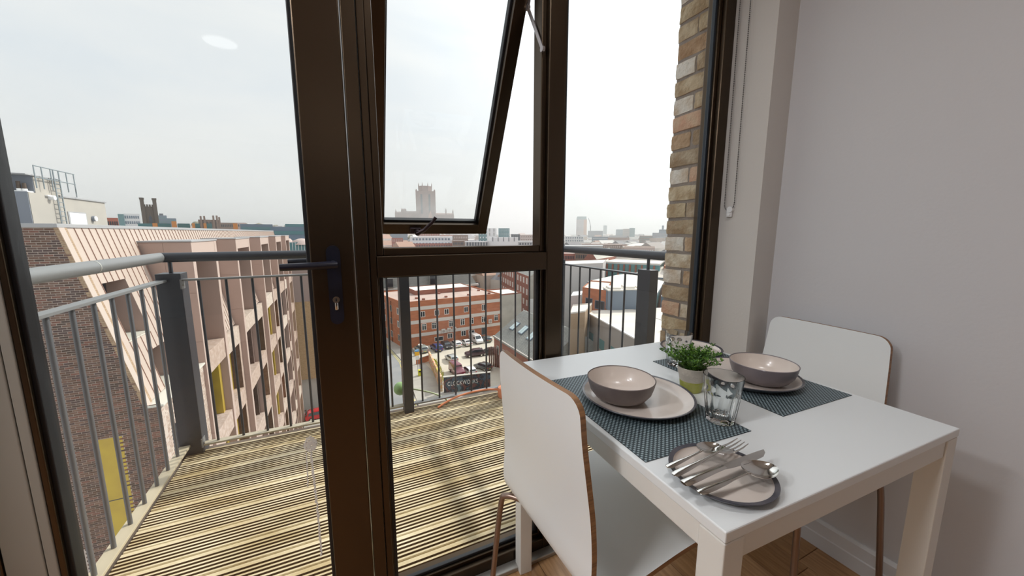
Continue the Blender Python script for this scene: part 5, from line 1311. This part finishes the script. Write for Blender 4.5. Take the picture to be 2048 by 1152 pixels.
# grey rooftop boxes
for i, (x0, x1, yt, yb, lab) in enumerate(((1215, 1246, 582, 606, 'blue-grey box with a pale domed lid, left of three on the flat roof'), (1247, 1273, 580, 604, 'blue-grey box with a white lid, middle of three on the flat roof'), (1276, 1300, 582, 604, 'blue-grey plant box, right of three on the flat roof'))):
    p0 = gz(x0, yb + 14, -13.95); p1 = gz(x1, yb + 14, -13.95); D = sqrt(p0.x ** 2 + p0.y ** 2); ztp = gd(x0, yt, D).z
    w = (p1 - p0); w.z = 0; wn_ = Vector((-w.y, w.x, 0)).normalized() * 4
    t = thing('rooftop_box', lab, 'rooftop box', (p0.x, p0.y, -13.95))
    obj('box_walls', MB().prism(ccw([(p.x, p.y) for p in (p0, p1, p1 + wn_, p0 + wn_)]), -13.96, ztp), M_bgp, t)
    c = (p0 + p1 + wn_) / 2; c = p0 + (p1 - p0) / 2 + wn_ / 2; q = [p0, p1, p1 + wn_, p0 + wn_]
    m = MB(); m.prism(ccw([(c.x + (p.x - c.x) * 1.06, c.y + (p.y - c.y) * 1.06) for p in q]), ztp, ztp + .25); ld_ = obj('lid', m, M_whroof, t)
    m = MB(); m.prism(ccw([(c.x + (p.x - c.x) * .75, c.y + (p.y - c.y) * .75) for p in q]), ztp + .25, ztp + .6); obj('dome', m, M_whroof, ld_)
# orange brick pavilion
def simple(name, label, px, zt, mw, mr, **k):
    return bld(name, label, ccw(quad(px, zt)), zt, mw, mr, **k)
b = simple('brick_unit', 'small orange brick unit with a white container beside it on the roof', [(1165, 577), (1213, 584), (1222, 566), (1182, 563)], -10.6, M_brick_far, M_ltroof, par_h=.3)
# its front windows
fq = quad([(1165, 577), (1213, 584)], -10.6)
put_windows(b, fq[0], fq[1], [(.3, -14.8, 1.8, 2.4, M_bgp, M_dkwin, 2), (.75, -14.4, 2.4, 1.8, M_bgp, M_dkwin, 2)])
b = simple('white_container', 'white container left of the small orange brick unit', [(1142, 592), (1163, 590), (1166, 582), (1146, 584)], -14.6, M_wht, M_wht, par_h=.05)
# low-pitch cream roof with dark glazed front
def hip(name, label, px, ze, rise, mr, mw, cat='building'):
    P = ccw(quad(px, ze)); t = thing(name, label, cat, (P[0][0], P[0][1], G)); obj('walls', MB().prism(P, G, ze), mw, t)
    c = Vector((sum(p[0] for p in P) / 4, sum(p[1] for p in P) / 4)); out = [tuple(c + (Vector(p) - c) * 1.04) for p in P]; inn = [tuple(c + (Vector(p) - c) * .35) for p in P]
    m = MB(); m.add([(p[0], p[1], ze - .1) for p in out] + [(p[0], p[1], ze + rise) for p in inn], [(i, (i + 1) % 4, 4 + (i + 1) % 4, 4 + i) for i in range(4)] + [(4, 5, 6, 7), (3, 2, 1, 0)]); obj('hipped_roof', m, mr, t)
    m = MB(); m.prism(out, ze - .5, ze - .1); obj('eaves', m, M_bgp, t); return t, P
t, P = hip('pavilion', 'wide low-pitched cream metal roof over dark glazing above the brick unit', [(1177, 562), (1312, 584), (1326, 562), (1232, 550)], -11.5, 1.4, M_whroof, M_teal)
t, P = hip('hipped_roof_hall', 'cream hipped-roof hall behind the right-hand railing post', [(1262, 550), (1345, 556), (1360, 543), (1275, 539)], -13.2, 2.2, M_ltroof, M_band)
b = simple('teal_glass_block', 'flat white-roofed block with teal glazing and brick columns', [(1205, 526), (1320, 531), (1330, 522), (1222, 518)], -9.8, M_teal, M_whroof, par_h=.6, cap=M_band)
fq = quad([(1205, 526), (1320, 531)], -9.8); stuff_windows(b, fq[0], fq[1], 9, (-14.6,), .6, 4.6, M_brick_dk, out=.3, name='brick_columns')
b = simple('pale_wall_shed', 'plain pale pink-grey shed wall with a pitched felt roof left of the right railing', [(1121, 530), (1206, 527), (1212, 520), (1128, 523)], -8.6, mat('pale_pink_grey', (.60, .56, .55), .9), M_whroof, par_h=.2)
# gabled brick house
gp = quad([(1168, 520), (1193, 521), (1233, 514), (1205, 510)], -9.0)
b = thing('gabled_brick_house', 'red brick house with a steep stone-edged gable and pale slate roof', 'building', (gp[0][0], gp[0][1], G)); g_ = ccw(gp)
obj('walls', MB().prism(g_, G, -8.6), M_brick_dk, b)
gg = [gp[1], gp[2], gp[3], gp[0]]; gable_roof(b, gg, -8.6, 3.2, mat('pale_slate', (.46, .44, .39), .85), mgab=M_brick_dk)
b = simple('red_brick_block', 'red brick block behind the teal glass block at the right', [(1328, 534), (1350, 536), (1354, 524), (1334, 522)], -10.3, M_brick_far, M_whroof, par_h=.4)
b = simple('orange_brick_end', 'orange-red brick building with a white roof edge right of the railing post', [(1332, 566), (1352, 562), (1356, 548), (1338, 550)], -11.0, M_brick_far, M_whroof, par_h=.5, cap=M_band)
b = simple('low_grey_block', 'low blue-grey block just left of the yellow brick pier', [(1322, 594), (1350, 596), (1352, 586), (1326, 584)], -13.4, M_bgp, M_whroof, par_h=.2)

# ================================================================ SKYLINE
def sky(name, label, x0, x1, yt, D, depth, mw, mr=None, rows=0, cols=0, mp=None, wf=.5, hf=.5, base=None, cat='building', skew=0, **k):
    A = gd(x0, yt, D); B = gd(x1, yt, D + skew); d0 = Vector((A.x, A.y)).normalized() * depth; d1 = Vector((B.x, B.y)).normalized() * depth
    zt = A.z; zb_ = (G + terr(A.x, A.y)) if base is None else base
    poly = ccw([(A.x, A.y), (B.x, B.y), (B.x + d1.x, B.y + d1.y), (A.x + d0.x, A.y + d0.y)])
    t = bld(name, label, poly, zt, mw, mr or mw, zbase=zb_, par_h=.25, cat=cat, **k)
    if rows:
        w = (Vector((A.x, A.y)) - Vector((B.x, B.y))).length; hh = (zt - zb_) if rows < 90 else 0; H0 = min(hh, rows * 3.3)
        stuff_windows(t, (A.x, A.y), (B.x, B.y), cols, [zt - (i + 1) * 3.3 + .7 for i in range(rows)], w / cols * wf, 3.3 * hf, mp or M_dkwin, out=.12)
    return t, A, B, zt
def skypart(par, name, x0, x1, yt, D, depth, mw, rows=0, cols=0, mp=None, wf=.5, hf=.5, base=None):
    A = gd(x0, yt, D); B = gd(x1, yt, D); d0 = Vector((A.x, A.y)).normalized() * depth; d1 = Vector((B.x, B.y)).normalized() * depth; zt = A.z
    o = obj(name, MB().prism(ccw([(A.x, A.y), (B.x, B.y), (B.x + d1.x, B.y + d1.y), (A.x + d0.x, A.y + d0.y)]), (G + terr(A.x, A.y)) if base is None else base, zt), mw, par)
    if rows: stuff_windows(o, (A.x, A.y), (B.x, B.y), cols, [zt - (i + 1) * 3.3 + .7 for i in range(rows)], (A - B).length / cols * wf, 3.3 * hf, mp or M_dkwin, out=.12)
C = lambda n, c, r=.8: mat(n, c, r)
m_conc2 = C('far_concrete', (.45, .44, .44)); m_bl = C('far_blue_grey', (.16, .21, .27)); m_wh = C('far_white', (.74, .74, .75)); m_rb = C('far_red_brick', (.40, .15, .11)); m_br = C('far_brown', (.25, .17, .13)); m_tl = C('far_teal', (.13, .25, .27)); m_dk = C('far_dark', (.08, .09, .11)); m_or = C('far_orange', (.60, .28, .12)); m_gd = C('far_yellow', (.6, .42, .14)); m_pk = C('far_pinkish', (.50, .40, .37)); m_sand = C('far_sandstone', (.34, .22, .17)); m_dst = C('dark_sandstone', (.13, .105, .085))
# left: over the parapet
sky('brick_terrace', 'dark red brick terrace right of the rooftop plant room', 212, 236, 437, 190, 12, m_rb, m_br, 2, 5)
t_ap = sky('white_apartment_block', 'white five-storey apartment block left of the church tower', 246, 279, 428, 330, 20, m_wh, m_wh, 4, 7, m_bl, .6, .5); t_ap = t_ap[0]
skypart(t_ap, 'stair_tower', 235, 247, 428, 329, 16, m_tl)
t_bg = sky('blue_glass_block', 'blue-grey glass block just right of the church tower', 311, 333, 431, 420, 20, m_bl, m_dk, 2, 5, m_tl); t_bg = t_bg[0]
skypart(t_bg, 'penthouse', 318, 326, 427, 424, 8, m_dk)
sky('slate_office', 'low blue-grey office to the right of the church tower', 333, 352, 437, 400, 16, m_bl, m_dk, 1, 6, m_tl)
t_ch = sky('chimney_house', 'tall brown house with chimneys on the left skyline', 396, 438, 440, 300, 12, m_br, m_bl, 2, 6); t_ch = t_ch[0]
for i, (x, yt) in enumerate(((399, 432), (406, 432), (424, 431), (431, 431), (436, 434))):
    skypart(t_ch, 'chimney', x, x + 4, yt, 299, 2, m_br, base=0)
sky('orange_terrace', 'orange-brown terrace roofs at the left of the long skyline', 440, 470, 446, 330, 14, m_br, m_or, 1, 8)
sky('grey_villa', 'pale grey villa under the trees on the skyline', 470, 492, 446, 340, 12, m_pk, m_bl, 1, 5)
sky('glass_college', 'long dark blue glass college block left of the door stile', 480, 545, 449, 230, 22, m_bl, m_dk, 3, 16, m_tl, .8, .45)
sky('white_roof_college', 'blue glass building with a thin white roof line near the door handle', 541, 612, 455, 165, 22, m_bl, m_wh, 4, 18, m_tl, .8, .4)
sky('college_upper', 'upper glass storey with white edge beside the door stile', 570, 640, 449, 195, 20, m_tl, m_wh, 1, 10, m_bl)
sky('low_teal_hall', 'low teal glazed hall with a domed roof below the college', 567, 625, 487, 110, 14, m_tl, m_wh, 2, 9, m_wh, .15, .9)
for i, (x, w, yt) in enumerate(((567, 15, 478), (594, 20, 481))):
    p = gd(x + w / 2, 489, 112); t = thing('roof_dome', ['sandy roof mound at the left of the low teal hall', 'sandy roof mound at the right of the low teal hall'][i], 'dome', (p.x, p.y, p.z)); m = MB(); m.smooth = 60; m.lathe([(2.6 if i else 1.6, 0), (2.0 if i else 1.2, 1.0), (.8, 1.5), (0, 1.6)], c=tuple(p), n=20); obj('dome_shell', m, m_pk, t)
# chimneys and blue rooflights just behind the parapet
for i, (x, w) in enumerate(((305, 10), (343, 10), (384, 6), (407, 6), (466, 9))):
    sky('brick_chimney', 'orange brick chimney behind the metal parapet, %s' % ['leftmost, beside the church tower', 'second from the left and tallest', 'third from the left', 'fourth from the left', 'rightmost, alone'][i], x, x + w, 446 if i in (1,) else 450, 70, 1.2, m_or, base=-3, cat='chimney')
for i, (x0, x1) in enumerate(((276, 304), (316, 342), (355, 380), (390, 400), (413, 424))):
    sky('rooflight', 'teal rooflight strip behind the metal parapet, %s' % ['leftmost', 'second from the left', 'middle', 'fourth from the left', 'rightmost'][i], x0, x1, 450.5, 72, 3, m_tl, m_wh, base=-3, cat='rooflight')
# church tower with corner pinnacles
ct = thing('church_tower', 'dark stone church tower with battlements and tall corner pinnacles', 'tower', (0, 0, 0)); D = 240
a = gd(286, 420, D); b_ = gd(311, 420, D); zt = gd(298, 413, D).z; zb2 = -6; w = (b_ - a).length; cx_ = (a + b_) / 2; ct.location = (cx_.x, cx_.y, zb2); rzc = -atan2(cx_.x, cx_.y)
ct.rotation_euler = (0, 0, rzc)
hh = zt - zb2
m = MB(); m.box(-w / 2, w / 2, 0, w, -6, hh); obj('tower_shaft', m, m_dst, ct, local=True)
for i in range(4):
    m = MB(); x = -w / 2 + w * (i + .7) / 4.6; m.box(x - .35, x + .35, -.1, .4, hh, hh + .9); obj('merlon', m, m_dst, ct, local=True)
m = MB(); m.box(-w * .12, w * .12, -.1, .1, hh - 9, hh - 5); m.add([(-w * .12, -.1, hh - 5), (w * .12, -.1, hh - 5), (0, -.1, hh - 3.8), (-w * .12, .1, hh - 5), (w * .12, .1, hh - 5), (0, .1, hh - 3.8)], [(0, 1, 2), (5, 4, 3), (0, 2, 5, 3), (1, 4, 5, 2)]); obj('belfry_window', m, m_dk, ct, local=True)
for sx_ in (-1, 1):
    for yy in (0, w):
        m = MB(); m.box(sx_ * w / 2 - .65, sx_ * w / 2 + .65, yy - .6, yy + .6, -6, hh + 3.4); m.box(sx_ * w / 2 - .8, sx_ * w / 2 + .8, yy - .75, yy + .75, hh + 3.2, hh + 3.8); obj('pinnacle', m, m_dst, ct, local=True)
# middle: under the open sash
sky('hatched_block', 'pale block with vertical stripes at the left edge of the middle window', 746, 772, 462, 420, 20, m_wh, m_wh, 3, 9, m_br, .4, .8)
sky('yellow_slat_block', 'small yellow-slatted block near the middle window edge', 772, 780, 465, 400, 14, m_gd, m_dk, 2, 4, m_dk, .3, .8)
sky('dark_blue_hall', 'dark blue-grey hall behind the red brick apartments', 780, 815, 466, 430, 20, m_bl, m_wh)
sky('round_brick_block', 'red brick block with vertical ribs in the middle window', 783, 806, 477, 300, 16, m_rb, m_pk, 3, 6, m_pk, .3, .6)
t_bw = sky('brick_and_white_block', 'long red brick apartments with two white upper storeys in the middle window', 818, 904, 487.5, 280, 18, m_rb, m_wh, 3, 16, m_dk, .35, .5); t_bw = t_bw[0]
skypart(t_bw, 'upper_storeys', 820, 904, 473.5, 282, 16, m_wh, 2, 12, m_bl, .55, .45, base=-20)
sky('pink_grey_block', 'pinkish block with dark windows rising behind the white storeys', 835, 880, 465, 340, 20, m_pk, m_bl, 2, 12, m_rb, .5, .7)
sky('brown_hall', 'brown brick hall between the white block and the red apartments', 906, 936, 471, 330, 18, m_br, m_wh, 2, 8, m_pk)
sky('low_brown_hall', 'low brown hall with pale eaves below the brown brick hall', 905, 928, 482, 270, 14, m_br, m_wh, 2, 7, m_dk)
sky('grey_striped_block', 'grey block with dark stripes left of the bright white cubes', 930, 978, 484, 260, 16, m_conc2, m_wh, 2, 8, m_dk, .5, .7)
sky('teal_stair_block', 'pale teal glazed block behind the bright white cubes', 957, 976, 463, 330, 14, m_tl, m_wh, 5, 3, m_wh, .3, .4)
sky('white_cube_tall', 'tall bright white cube with a grey roof edge', 974, 993, 457, 310, 14, m_wh, m_dk, 2, 2, m_conc2, .3, .8)
sky('glazed_cube', 'teal glazed cube with a dark roof edge right of the tall white cube', 997, 1019, 457, 312, 14, m_tl, m_dk, 3, 5, m_wh, .15, .8)
sky('white_cube_low', 'low bright white block with dark slot windows in front of the white cubes', 978, 1036, 475.5, 270, 14, m_wh, m_wh, 1, 5, m_dk, .12, .9)
sky('slate_sheds', 'dark slate shed roofs right of the white cubes', 1022, 1040, 469, 360, 16, m_dk, m_bl, 1, 4)
sky('tan_hall', 'broad tan hall near the right edge of the middle window', 1040, 1078, 470, 420, 22, m_pk, m_or, 2, 8, m_br, .5, .4)
sky('grey_shed', 'long grey shed with a pale roof below the tan hall', 1036, 1082, 483, 280, 16, m_conc2, m_wh, 1, 8, m_dk)
# right: hazy towers
t_ct = sky('construction_tower', 'tall pale tower under construction on the right skyline', 1153, 1168, 436, 1150, 30, m_pk, m_conc2, 12, 5, m_bl, .5, .5); t_ct = t_ct[0]
skypart(t_ct, 'scaffold', 1154, 1173, 433, 1149, 26, m_tl, base=40)
skypart(t_ct, 'lift_shaft', 1167, 1174, 438, 1151, 20, m_or)
sky('grey_slab_block', 'grey slab block with a roof frame right of the construction tower', 1176, 1206, 462, 900, 25, m_bl, m_conc2, 4, 10, m_pk, .4, .5)
sky('slim_blue_tower', 'slim pale blue tower in the haze', 1207, 1214, 451, 1300, 20, m_tl, m_wh, 10, 2, m_wh)
t_pt = sky('patterned_tower', 'lilac tower with blue window rows on the right skyline', 1246, 1259, 458, 800, 20, m_pk, m_wh, 9, 6, m_tl, .5, .45); t_pt = t_pt[0]
skypart(t_pt, 'tower_side', 1259, 1270, 456, 801, 16, m_tl, 8, 4, m_wh, .2, .5)
sky('blue_stepped_block', 'blue stepped block left of the lilac tower', 1232, 1247, 459, 1000, 24, m_bl, m_conc2, 6, 6, m_tl)
sky('teal_roof_block', 'low block with a bright teal roof at the left of the right-hand view', 1129, 1168, 473, 460, 18, m_wh, m_tl, 2, 8, m_bl, .5, .6)
sky('grey_office_strip', 'long grey-blue office strip in front of the grey slab block', 1184, 1222, 474, 560, 18, m_bl, m_wh, 2, 12, m_wh, .6, .25)
sky('brown_flats', 'brown flats in front of the lilac tower', 1210, 1246, 476, 600, 18, m_br, m_pk, 2, 10)
t_mb = sky('mill_block', 'big grey-blue warehouse mass near the yellow brick pier', 1305, 1346, 466, 640, 30, m_bl, m_tl, 4, 14, m_pk, .35, .55); t_mb = t_mb[0]
skypart(t_mb, 'upper_block', 1318, 1334, 459, 645, 20, m_bl, 1, 4)
skypart(t_mb, 'turret', 1324, 1328, 451, 648, 8, m_bl, base=0)
skypart(t_mb, 'wing', 1335, 1352, 458, 650, 20, m_bl, 3, 4)
sky('dark_flats', 'dark flats left of the grey-blue warehouse', 1279, 1305, 472, 560, 20, m_br, m_bl, 3, 9, m_tl)
sky('red_brick_row', 'red brick row just behind the handrail corner', 1121, 1150, 508, 190, 14, m_rb, m_pk, 1, 8)
sky('grey_white_row', 'grey office with a white roof edge behind the handrail corner', 1130, 1206, 492, 230, 16, m_conc2, m_wh, 3, 16, m_dk, .5, .5)
sky('dark_brick_row', 'dark brick row behind the gabled brick house', 1150, 1190, 506, 185, 12, m_br, m_br, 1, 8)
sky('long_brick_sheds', 'long brown brick sheds below the hazy towers', 1155, 1245, 489, 330, 26, m_br, m_pk, 1, 20, m_pk)
sky('stone_barn', 'pinkish stone building above the end of the handrail', 1248, 1310, 495, 260, 22, m_pk, m_br, 2, 14, m_wh, .3, .4)
for i, (x0, x1, yt) in enumerate(((1246, 1275, 491), (1255, 1305, 487))):
    p = gd((x0 + x1) / 2, yt + 4, 300 + i * 30); r = (gd(x1, yt, 300 + i * 30) - gd(x0, yt, 300 + i * 30)).length / 2
    t = thing('low_dome_roof', ['smaller pale low dome roof on the right skyline', 'larger pale low dome roof on the right skyline'][i], 'roof', (p.x, p.y, p.z)); m = MB(); m.smooth = 60; m.lathe([(r, 0), (r * .8, .8), (r * .4, 1.6), (0, 1.9)], c=tuple(p), n=24); obj('dome_shell', m, M_whroof, t)
    m = MB(); m.lathe([(0, -20), (r * .9, -20), (r * .9, 0), (0, 0)], c=tuple(p), n=24); obj('drum', m, m_br, t)
# tower crane beside the construction tower
p = gd(1181, 455, 1150); cn = thing('tower_crane', 'thin tower crane leaning over the construction tower', 'crane', (p.x, p.y, G)); m = MB(); m.bar((p.x, p.y, G), (p.x, p.y, 22), 2, 2); obj('mast', m, m_dk, cn); q = gd(1177, 436, 1150); m = MB(); m.bar((p.x, p.y, 22), tuple(q), 1.6, 1.6); obj('jib', m, m_dk, cn)
# cathedral: great tower with nave and choir
D = 980; c0 = gd(852, 430, D); zb3 = -8.0
cath = thing('cathedral', 'huge sandstone cathedral with a massive central tower on the skyline', 'cathedral', (c0.x, c0.y, zb3)); cath.rotation_euler = (0, 0, -atan2(c0.x, c0.y))
def lx(px, py=420): p_ = gd(px, py, D); v_ = Matrix.Rotation(atan2(c0.x, c0.y), 3, 'Z') @ (p_ - c0); return v_.x
def lz(px, py): return gd(px, py, D).z - zb3
m_cs = mat('cathedral_sandstone', (.30, .19, .165), .9, col2=(.26, .165, .145), scale=.08)
x0, x1 = lx(834), lx(870); z1 = lz(852, 382); z2 = lz(852, 371)
m = MB(); m.box(x0, x1, 0, x1 - x0, -20, z1); obj('tower_shaft', m, m_cs, cath, local=True)
xa, xb = lx(838), lx(865)
m = MB(); mm = (xa + xb) / 2; r_ = (xb - xa) / 2; dpt = x1 - x0
oc = [(mm + r_ * 1.08 * cos(a), dpt / 2 + r_ * 1.08 * sin(a)) for a in [pi / 8 + pi / 4 * i for i in range(8)]]; m.prism(oc, z1 - 2, z2); obj('octagon_stage', m, m_cs, cath, local=True)
for i, a in enumerate([pi / 8 + pi / 4 * i for i in range(8)]):
    cx2, cy2 = mm + r_ * 1.05 * cos(a), dpt / 2 + r_ * 1.05 * sin(a); m = MB(); m.box(cx2 - 1, cx2 + 1, cy2 - 1, cy2 + 1, z2 - 8, z2 + 2); m.add([(cx2 - 1, cy2 - 1, z2 + 2), (cx2 + 1, cy2 - 1, z2 + 2), (cx2 + 1, cy2 + 1, z2 + 2), (cx2 - 1, cy2 + 1, z2 + 2), (cx2, cy2, z2 + 9)], [(0, 1, 4), (1, 2, 4), (2, 3, 4), (3, 0, 4)]); obj('pinnacle', m, m_cs, cath, local=True)
for x in (x0, x1):
    for y in (0, dpt):
        m = MB(); m.box(x - 2, x + 2, y - 2, y + 2, -20, z1 + 1.5); m.add([(x - 2, y - 2, z1 + 1.5), (x + 2, y - 2, z1 + 1.5), (x + 2, y + 2, z1 + 1.5), (x - 2, y + 2, z1 + 1.5), (x, y, z1 + 5)], [(0, 1, 4), (1, 2, 4), (2, 3, 4), (3, 0, 4)]); obj('corner_turret', m, m_cs, cath, local=True)
for k in (-.22, .22):
    m = MB(); m.box(mm + k * (x1 - x0) - 2.2, mm + k * (x1 - x0) + 2.2, -.6, .3, z1 * .50, z1 * .93); obj('tower_window', m, m_dk, cath, local=True)
m = MB(); xw = mm + .25 * (x1 - x0); m.box(xw - 4.5, xw + 4.5, -5, 0, -20, z1 * .45); m.add([(xw - 5, -5, z1 * .45), (xw + 5, -5, z1 * .45), (xw, -5, z1 * .58), (xw - 5, 0, z1 * .45), (xw + 5, 0, z1 * .45), (xw, 0, z1 * .58)], [(0, 1, 2), (5, 4, 3), (0, 2, 5, 3), (1, 4, 5, 2)]); pt = obj('porch', m, mat('pink_sandstone', (.48, .27, .2), .9), cath, local=True)
m = MB(); m.box(xw - 2, xw + 2, -5.3, -4.9, 2, z1 * .40); obj('porch_window', m, m_dk, pt, local=True)
zn = lz(815, 422)
for (pa_, pb_, zz_) in ((811, 834, zn), (870, 894, lz(880, 426)), (893, 908, lz(900, 426)), (789, 803, lz(795, 423)), (802, 811, lz(806, 417))):
    a_, b2_ = lx(pa_), lx(pb_); m = MB(); m.box(a_, b2_, 4, dpt - 4, -20, zz_ - 3); m.add([(a_, 4, zz_ - 3), (b2_, 4, zz_ - 3), (b2_, dpt - 4, zz_ - 3), (a_, dpt - 4, zz_ - 3), (a_, dpt / 2, zz_ + 1), (b2_, dpt / 2, zz_ + 1)], [(0, 1, 5, 4), (2, 3, 4, 5), (0, 4, 3), (1, 2, 5)]); obj('nave', m, m_cs, cath, local=True)
for px_ in (791, 803, 809, 892, 906):
    x = lx(px_); zz_ = lz(px_, 420 if px_ < 800 or px_ > 900 else 418); m = MB(); m.box(x - 1.6, x + 1.6, 3, 6.2, -20, zz_ - 4); m.add([(x - 1.6, 3, zz_ - 4), (x + 1.6, 3, zz_ - 4), (x + 1.6, 6.2, zz_ - 4), (x - 1.6, 6.2, zz_ - 4), (x, 4.6, zz_ + 3)], [(0, 1, 4), (1, 2, 4), (2, 3, 4), (3, 0, 4)]); obj('end_turret', m, m_cs, cath, local=True)

# ---------------------------------------------------------------- the rest of the town: countless small roofs and trees
M_town = mat('town_walls', (.4, .3, .25), .9, rnd=[(.38, .17, .12), (.45, .36, .30), (.30, .18, .14), (.60, .55, .50), (.34, .22, .17), (.28, .28, .28), (.50, .42, .36)])
M_troof = mat('town_roofs', (.3, .3, .3), .9, rnd=[(.26, .25, .25), (.34, .30, .28), (.22, .21, .22), (.52, .50, .47), (.38, .24, .18), (.66, .63, .60)])
rr = random.Random(21); wl_ = MB(); rf_ = MB(); tr_ = MB()
def clear(x, y):
    return not ((-9 < x < 62 and y < 150) or (x > 20 and 20 < sqrt(x * x + y * y) < 175) or (x < -5 and y < 75))
FOOT.append((c0.x, c0.y, 75))
def hit(x, y, r): return any((x - a) ** 2 + (y - b) ** 2 < (c + r) ** 2 for a, b, c in FOOT)
n = 0
while n < 5200:
    d = 95 * (3200 / 95) ** (rr.random() ** .85); az = radians(rr.uniform(-40, 60)); x, y = d * sin(az), d * cos(az)
    if not clear(x, y): n += 1; continue
    n += 1
    L_ = rr.uniform(9, 26) * (1 + d / 2500); w = rr.uniform(7, 12) * (1 + d / 2500); h = rr.uniform(5.5, 9.5) * (1 + .8 * (rr.random() < .1)); th = rr.choice((0.3, 1.87)) + rr.uniform(-.2, .2)
    z0 = G + terr(x, y) - 4; z1 = z0 + 4 + h; c_, s_ = cos(th), sin(th)
    if hit(x, y, L_ / 2): continue
    if z1 > -2 and az > radians(-2): z1 = min(z1, -2.5 - rr.random() * 2)
    if z1 > 5.0: z1 = 5.0 - rr.random() * 2
    P = [(x + c_ * a - s_ * b, y + s_ * a + c_ * b) for a, b in ((-L_ / 2, -w / 2), (L_ / 2, -w / 2), (L_ / 2, w / 2), (-L_ / 2, w / 2))]
    wl_.prism(P, z0, z1)
    rise = w * .32 if rr.random() < .62 else .2
    A = [(p[0], p[1], z1) for p in P]; r0 = ((P[0][0] + P[3][0]) / 2, (P[0][1] + P[3][1]) / 2, z1 + rise); r1 = ((P[1][0] + P[2][0]) / 2, (P[1][1] + P[2][1]) / 2, z1 + rise)
    wl_.mi = 1; wl_.add([*A, r0, r1], [(0, 1, 5, 4), (2, 3, 4, 5), (1, 2, 5), (3, 0, 4)]); wl_.mi = 0
tag(obj('distant_houses', wl_, [M_town, M_troof]), 'countless small brick and rendered houses with pitched roofs spreading to the horizon', 'houses', kind='stuff')
n = 0
ico = bmesh.new(); bmesh.ops.create_icosphere(ico, subdivisions=2, radius=1); iv = [v.co.copy() for v in ico.verts]; jf = [[v.index for v in f.verts] for f in ico.faces]; ico.free()
for k in range(750):
    d = 170 * (1500 / 170) ** (rr.random()); az = radians(rr.uniform(-32, 58)); x, y = d * sin(az), d * cos(az)
    if not clear(x, y) or hit(x, y, 5): continue
    r = rr.uniform(3, 5.5); z = G + terr(x, y) + r * 1.1
    if az > radians(5) and z > -5: z = -6
    tr_.add([(x + v.x * r * rr.uniform(.75, 1.15), y + v.y * r * rr.uniform(.75, 1.15), z + v.z * r * rr.uniform(.8, 1.25)) for v in iv], jf)
tag(obj('distant_trees', tr_, mat('distant_tree_brown_green', (.16, .14, .09), .95, col2=(.20, .19, .10), scale=.2)), 'bare brownish trees among the distant houses', 'trees', kind='stuff')

# ---------------------------------------------------------------- haze over the town
hz = MB(); R1_, R2_ = 150, 2900; poly = [(R1_ * sin(radians(a)), R1_ * cos(radians(a))) for a in range(75, -76, -10)]; poly = poly + [(R2_ * sin(radians(a)), R2_ * cos(radians(a))) for a in range(-75, 76, 10)]
hz.prism(ccw(poly), G - 12, 62)
mh = bpy.data.materials.new('haze'); mh.use_nodes = True; t = mh.node_tree; t.nodes.clear(); vo = t.nodes.new('ShaderNodeVolumeScatter'); vo.inputs['Color'].default_value = (1, 1, 1, 1); vo.inputs['Density'].default_value = .0008; vo.inputs['Anisotropy'].default_value = 0.35; o_ = t.nodes.new('ShaderNodeOutputMaterial'); t.links.new(vo.outputs[0], o_.inputs['Volume'])
ho = obj('haze', hz, mh, kind='structure')
